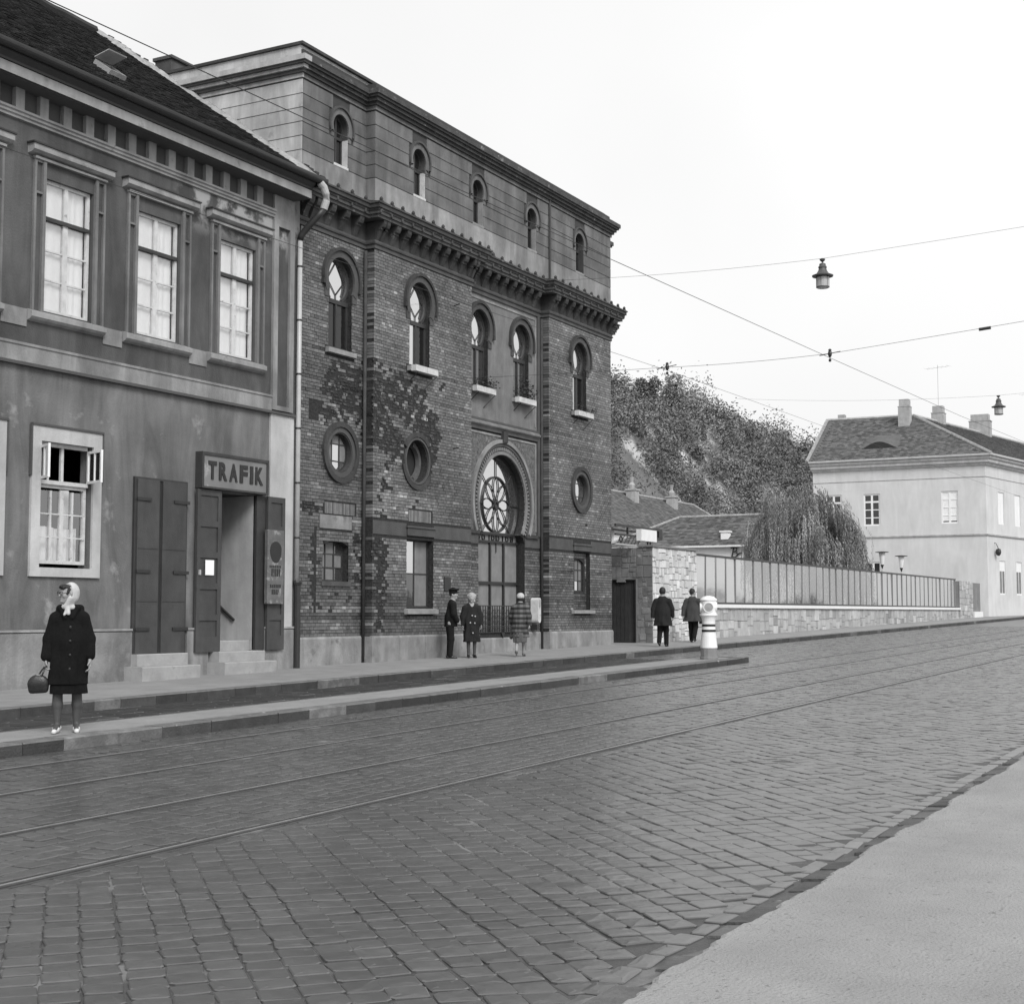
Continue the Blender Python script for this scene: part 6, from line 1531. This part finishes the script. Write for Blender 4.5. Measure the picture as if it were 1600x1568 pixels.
s = SDF((-.22,-.12,-.05), (.22,.12,.36), .008); s.cap((-.045,0,.09), (.045,0,.09), .075, .075, .03, (1,.55,1)).cap((-.02,0,.135), (.02,0,.135), .065, .065, .03, (1,.5,1)).cap((-.075,0,.03), (.07,0,.02), .032, .032, .03, (1,.8,1))
s.mesh('pouch', 'bag', hb_)
b = MB(); b.tube([(-.03,.02,.17),(-.055,.015,.23),(-.080,-.01,.30),(-.085,-.025,.335)], .010, 6); b.tube([(.01,-.02,.18),(-.03,-.02,.25),(-.075,-.025,.31),(-.085,-.028,.335)], .010, 6); o = b.build('strap', 'bag', hb_); o.location = (0,0,0)
b = MB(); b.box(-.02,.02,-.012,.012,.195,.206); o = b.build('clasp', 'button', hb_); o.location = (0,0,0)

# 2-6. people by the wall ------------------------------------------------------
def walker(label, loc, facing, H_=1.75, coat='coat_dark', hem=.62, legs='uniform', woman=False, stride=0., headturn=0., hairm='hair', cap_=False, scarf=False, arms=((.05,.0),(.05,.0)), wide=1., skirt=None, lean=0., hat=None, flare=1., shoes='shoe_dark', group=None, hairy=None, bent=False):
    t = person(label, loc, facing, group); k = H_/1.70; sc = lambda *p: tuple(q*k for q in p)
    hc = sc(0, .02+lean*1.55, 1.575); h = .010
    s = SDF(sc(-.48,-.55,-.02), sc(.48,.62,1.74), h)
    head(s, hc, headturn, True, k*1.05); s.cap(sc(0,lean*1.3,1.34), (hc[0], hc[1]-.02, hc[2]-.06*k), .058*k, .055*k, .03); s.cap(sc(0,lean*.9,.92), sc(0,lean*1.3,1.32), .12*k, .135*k, .05, (1.2,.8,1))
    feet = []
    for q in (-1, 1):
        st = stride*q; hip = sc(q*.085, 0, .88); knee = sc(q*.085, st*.30+(.10 if st < 0 else .03), .48); ank = sc(q*.08, st*.62-(.03 if st < 0 else 0), .085+(.10*min(1,abs(stride)*3) if st < 0 else 0))
        r0 = (.078,.058,.036) if woman else (.095,.080,.066)
        s.cap(hip, knee, r0[0]*k, r0[1]*k, .03).cap(knee, ank, r0[1]*k*.98, r0[2]*k, .03); feet.append((ank, st))
        s.cap(ank, (ank[0], ank[1]+.10*k, max(.03, ank[2]-.045*k-(.06 if st < 0 and stride else 0))), .030*k, .026*k, .02)
    sh = []
    for q, (sw, be) in zip((-1, 1), arms):
        a = sc(q*.180*wide, lean*1.3, 1.31); e = sc(q*.245*wide, lean*1.1+sw*.5, 1.09); w_ = sc(q*(.255*wide-.10*be), lean+sw+.22*be, .86+.20*be); sh.append((a, e, w_))
        s.cap(a, e, .05*k, .043*k, .03).cap(e, w_, .042*k, .03*k, .02); d = (Vector(w_)-Vector(e)).normalized(); hand(s, w_, tuple(d), (-q,.2,0), 1 if q > 0 else -1, .6, k)
    zl = hem+.05
    s.mesh('body', 'skin', t, [(legs, lambda c: c[:, 2] < zl*k)])
    s = SDF(sc(-.56,-.42,.30), sc(.56,.46,1.52), .011)
    s.cap(sc(0,lean*.6,hem-.06), sc(0,lean*.9,1.0), .225*k*flare*wide, .19*k*wide, .05, (1,.80,1), fold=folds(5,.013,loc[0])).cap(sc(0,lean*.9,1.0), sc(0,lean*1.2,1.30), .19*k*wide, .150*k, .06, (1.04,.78,1), fold=folds(4,.008,loc[0]*2))
    s.cap((-.155*k*wide,lean*1.3*k,1.315*k), (0,lean*1.3*k,1.37*k), .066*k, .066*k, .06).cap((.155*k*wide,lean*1.3*k,1.315*k), (0,lean*1.3*k,1.37*k), .066*k, .066*k, .06)
    for a, e, w_ in sh:
        w2 = tuple(np.array(e)+(np.array(w_)-np.array(e))*.96); s.cap(a, e, .078*k, .068*k, .05, fold=folds(5,.006,k*3)).cap(e, w2, .066*k, .056*k, .03, fold=folds(5,.006,k*5))
    s.cap(sc(-.07,lean*1.3-.03,1.41), sc(.07,lean*1.3-.03,1.41), .045*k, .045*k, .03); s.ell(sc(0,lean*1.3+.07,1.44), (.05*k,.07*k,.10*k), .01, cut=True)
    s.above(hem*k); s.mesh('coat', coat, t)
    if skirt:
        s = SDF(sc(-.3,-.28,skirt[0]-.05), sc(.3,.30,hem+.12), .011); s.cap(sc(0,0,skirt[0]-.06), sc(0,0,hem+.06), .185*k, .20*k, .03, (1,.8,1), fold=folds(8,.006)); s.above(skirt[0]*k); s.mesh('skirt', skirt[1], t)
    def Hh(x, y, z): return rotz((hc[0]+x*k, hc[1]+y*k, hc[2]+z*k), headturn, hc)
    if cap_:
        s = SDF((hc[0]-.20,hc[1]-.20,hc[2]-.02), (hc[0]+.20,hc[1]+.24,hc[2]+.20), .007)
        s.cap(Hh(0,-.015,.055), Hh(0,-.012,.085), .098*k, .10*k, .01).ell(Hh(0,.012,.125), (.132*k,.142*k,.032*k), .02).cap(Hh(-.05,.095,.055), Hh(.05,.095,.055), .022*k, .022*k, .02, (1,1.8,.5)); s.mesh('cap', 'uniform', t)
        s = SDF((hc[0]-.15,hc[1]-.15,hc[2]-.14), (hc[0]+.15,hc[1]+.12,hc[2]+.10), .007); s.ell(Hh(0,-.035,.02), (.090*k,.078*k,.085*k), .01); s.mesh('hair', 'hair', t)
        b = MB(); b.tube([sc(-.06,.02+lean*1.3,1.435), sc(0,-.055+lean*1.3,1.44), sc(.06,.02+lean*1.3,1.435), sc(.0,.075+lean*1.3,1.40)], .018, 6); o = b.build('collar', 'shoe_white', t); o.location = (0,0,0)
    elif hat:
        s = SDF((hc[0]-.17,hc[1]-.17,hc[2]-.06), (hc[0]+.17,hc[1]+.17,hc[2]+.18), .007); s.ell(Hh(0,-.012,.045), (.108*k,.110*k,.098*k), .01).ell(Hh(0,.1,-.05), (.09,.09,.07), .01, cut=True); s.mesh('hat', hat, t)
        s = SDF((hc[0]-.15,hc[1]-.15,hc[2]-.14), (hc[0]+.15,hc[1]+.12,hc[2]+.10), .007); s.ell(Hh(0,-.035,-.02), (.092*k,.075*k,.085*k), .01); s.mesh('hair', hairm, t)
    else:
        s = SDF((hc[0]-.18,hc[1]-.18,hc[2]-.16), (hc[0]+.18,hc[1]+.17,hc[2]+.19), .007)
        s.ell(Hh(0,-.022,.032), ((.108 if woman else .094)*k,(.108 if woman else .098)*k,(.130 if woman else .118)*k), .01)
        if woman:
            for q_ in range(16): a = q_*.79; s.ell(Hh(.092*math.cos(a),-.012+.080*math.sin(a)*(1 if math.sin(a) < 0 else .4),.075-.05*(q_ % 4)), (.030*k,.032*k,.032*k), .014)
        s.ell(Hh(0,.115,-.04), (.070*k,.105*k,.098*k), .01, cut=True); s.mesh('hair', hairm, t)
    for q, (ank, st) in zip((-1,1), feet):
        s = SDF((ank[0]-.09,ank[1]-.18,-.02), (ank[0]+.09,ank[1]+.28,ank[2]+.10), .008); 
        lift = ank[2]-.085*k; shoe(s, (ank[0], ank[1], .09+max(0,lift)*.9), (q*.10,.99), .02 if woman else 0, .25*k); 
        if lift <= 0.001: s.above(.0)
        s.mesh('shoe', shoes, t)
    return t, k, sh
def at_px(x, y): return (x, y, gz(x, .15))
toX = 0.
walker('policeman in dark uniform and peaked cap talking to a woman by the wall', at_px(31.38, 18.60), R(-52), 1.70, 'uniform', .78, 'uniform', headturn=R(-20), cap_=True, lean=.05, arms=((.0,.15),(.04,.35)), flare=.88)
t2, k2, sh2 = walker('grey-haired woman in long dark coat standing beside the policeman', at_px(31.86, 18.25), R(222), 1.60, 'coat_dark', .42, 'stocking', True, headturn=R(-15), hairm='grey_hair', arms=((.03,.1),(.02,.05)), flare=1.06)
for x, z in ((.02,1.12),(-.06,1.10),(.07,.93),(-.05,.92),(.0,.66)):
    q = MB().lathe([(.005,-.004),(.019,-.004),(.019,.004),(.005,.007)], (0,0,0), 8).build('button', 'button', t2); q.location = (x*k2, .20*k2, z*k2); q.rotation_euler = (R(-90),0,0)
tp, kp, shp = walker('woman in checked coat and pale hat walking past the portal', at_px(32.95, 17.45), R(22), 1.60, 'plaid', .52, 'skin', True, stride=.26, headturn=R(8), hat='scarf', arms=((.18,.1),(-.18,.0)), skirt=(.38,'skirt'), lean=.05, wide=1.04, flare=1.0, shoes='bag_light')
hb2 = thing('handbag', 'small pale handbag carried by the woman in the checked coat', 'bag', in_person(tp, (shp[0][2][0]-.01, shp[0][2][1]+.03, shp[0][2][2]-.40))); hb2.rotation_euler = tp.rotation_euler
s = SDF((-.14,-.20,-.02), (.14,.20,.24), .009); s.cap((0,-.07,.07), (0,.07,.07), .065, .065, .02, (.7,1,1)).cap((0,-.05,.13), (0,.05,.13), .05, .05, .02, (.6,1,1)); s.mesh('pouch', 'bag_light', hb2)
b = MB(); b.tube([(0,-.06,.17),(0,-.03,.27),(0,0,.30),(0,.03,.27),(0,.06,.17)], .009, 6); o = b.build('strap', 'bag_light', hb2); o.location = (0,0,0)
walker('man in long dark coat walking away along the stone wall, left of two', at_px(40.8, 16.78), R(12), 1.76, 'coat_dark', .60, 'uniform', stride=.20, arms=((-.05,.0),(.10,.05)), wide=1.10, flare=1.12)
tm, km, shm = walker('man in lighter loose raincoat walking beside the stone wall, right of two', at_px(45.0, 17.45), R(8), 1.74, 'coat_mid', .66, 'uniform', stride=-.22, headturn=R(-40), arms=((-.12,.0),(.10,.30)), wide=1.14, flare=1.28)
bc = thing('briefcase', 'dark case carried by the man in the lighter raincoat', 'bag', in_person(tm, (.27, .12, .60))); bc.rotation_euler = tm.rotation_euler
b = MB(); b.box(-.05,.05,-.16,.16,0,.26); o = b.build('case', 'bag', bc); o.location = (0,0,0); b = MB(); b.tube([(0,-.06,.26),(0,-.05,.31),(0,.05,.31),(0,.06,.26)], .01, 6); o = b.build('handle', 'bag', bc); o.location = (0,0,0)
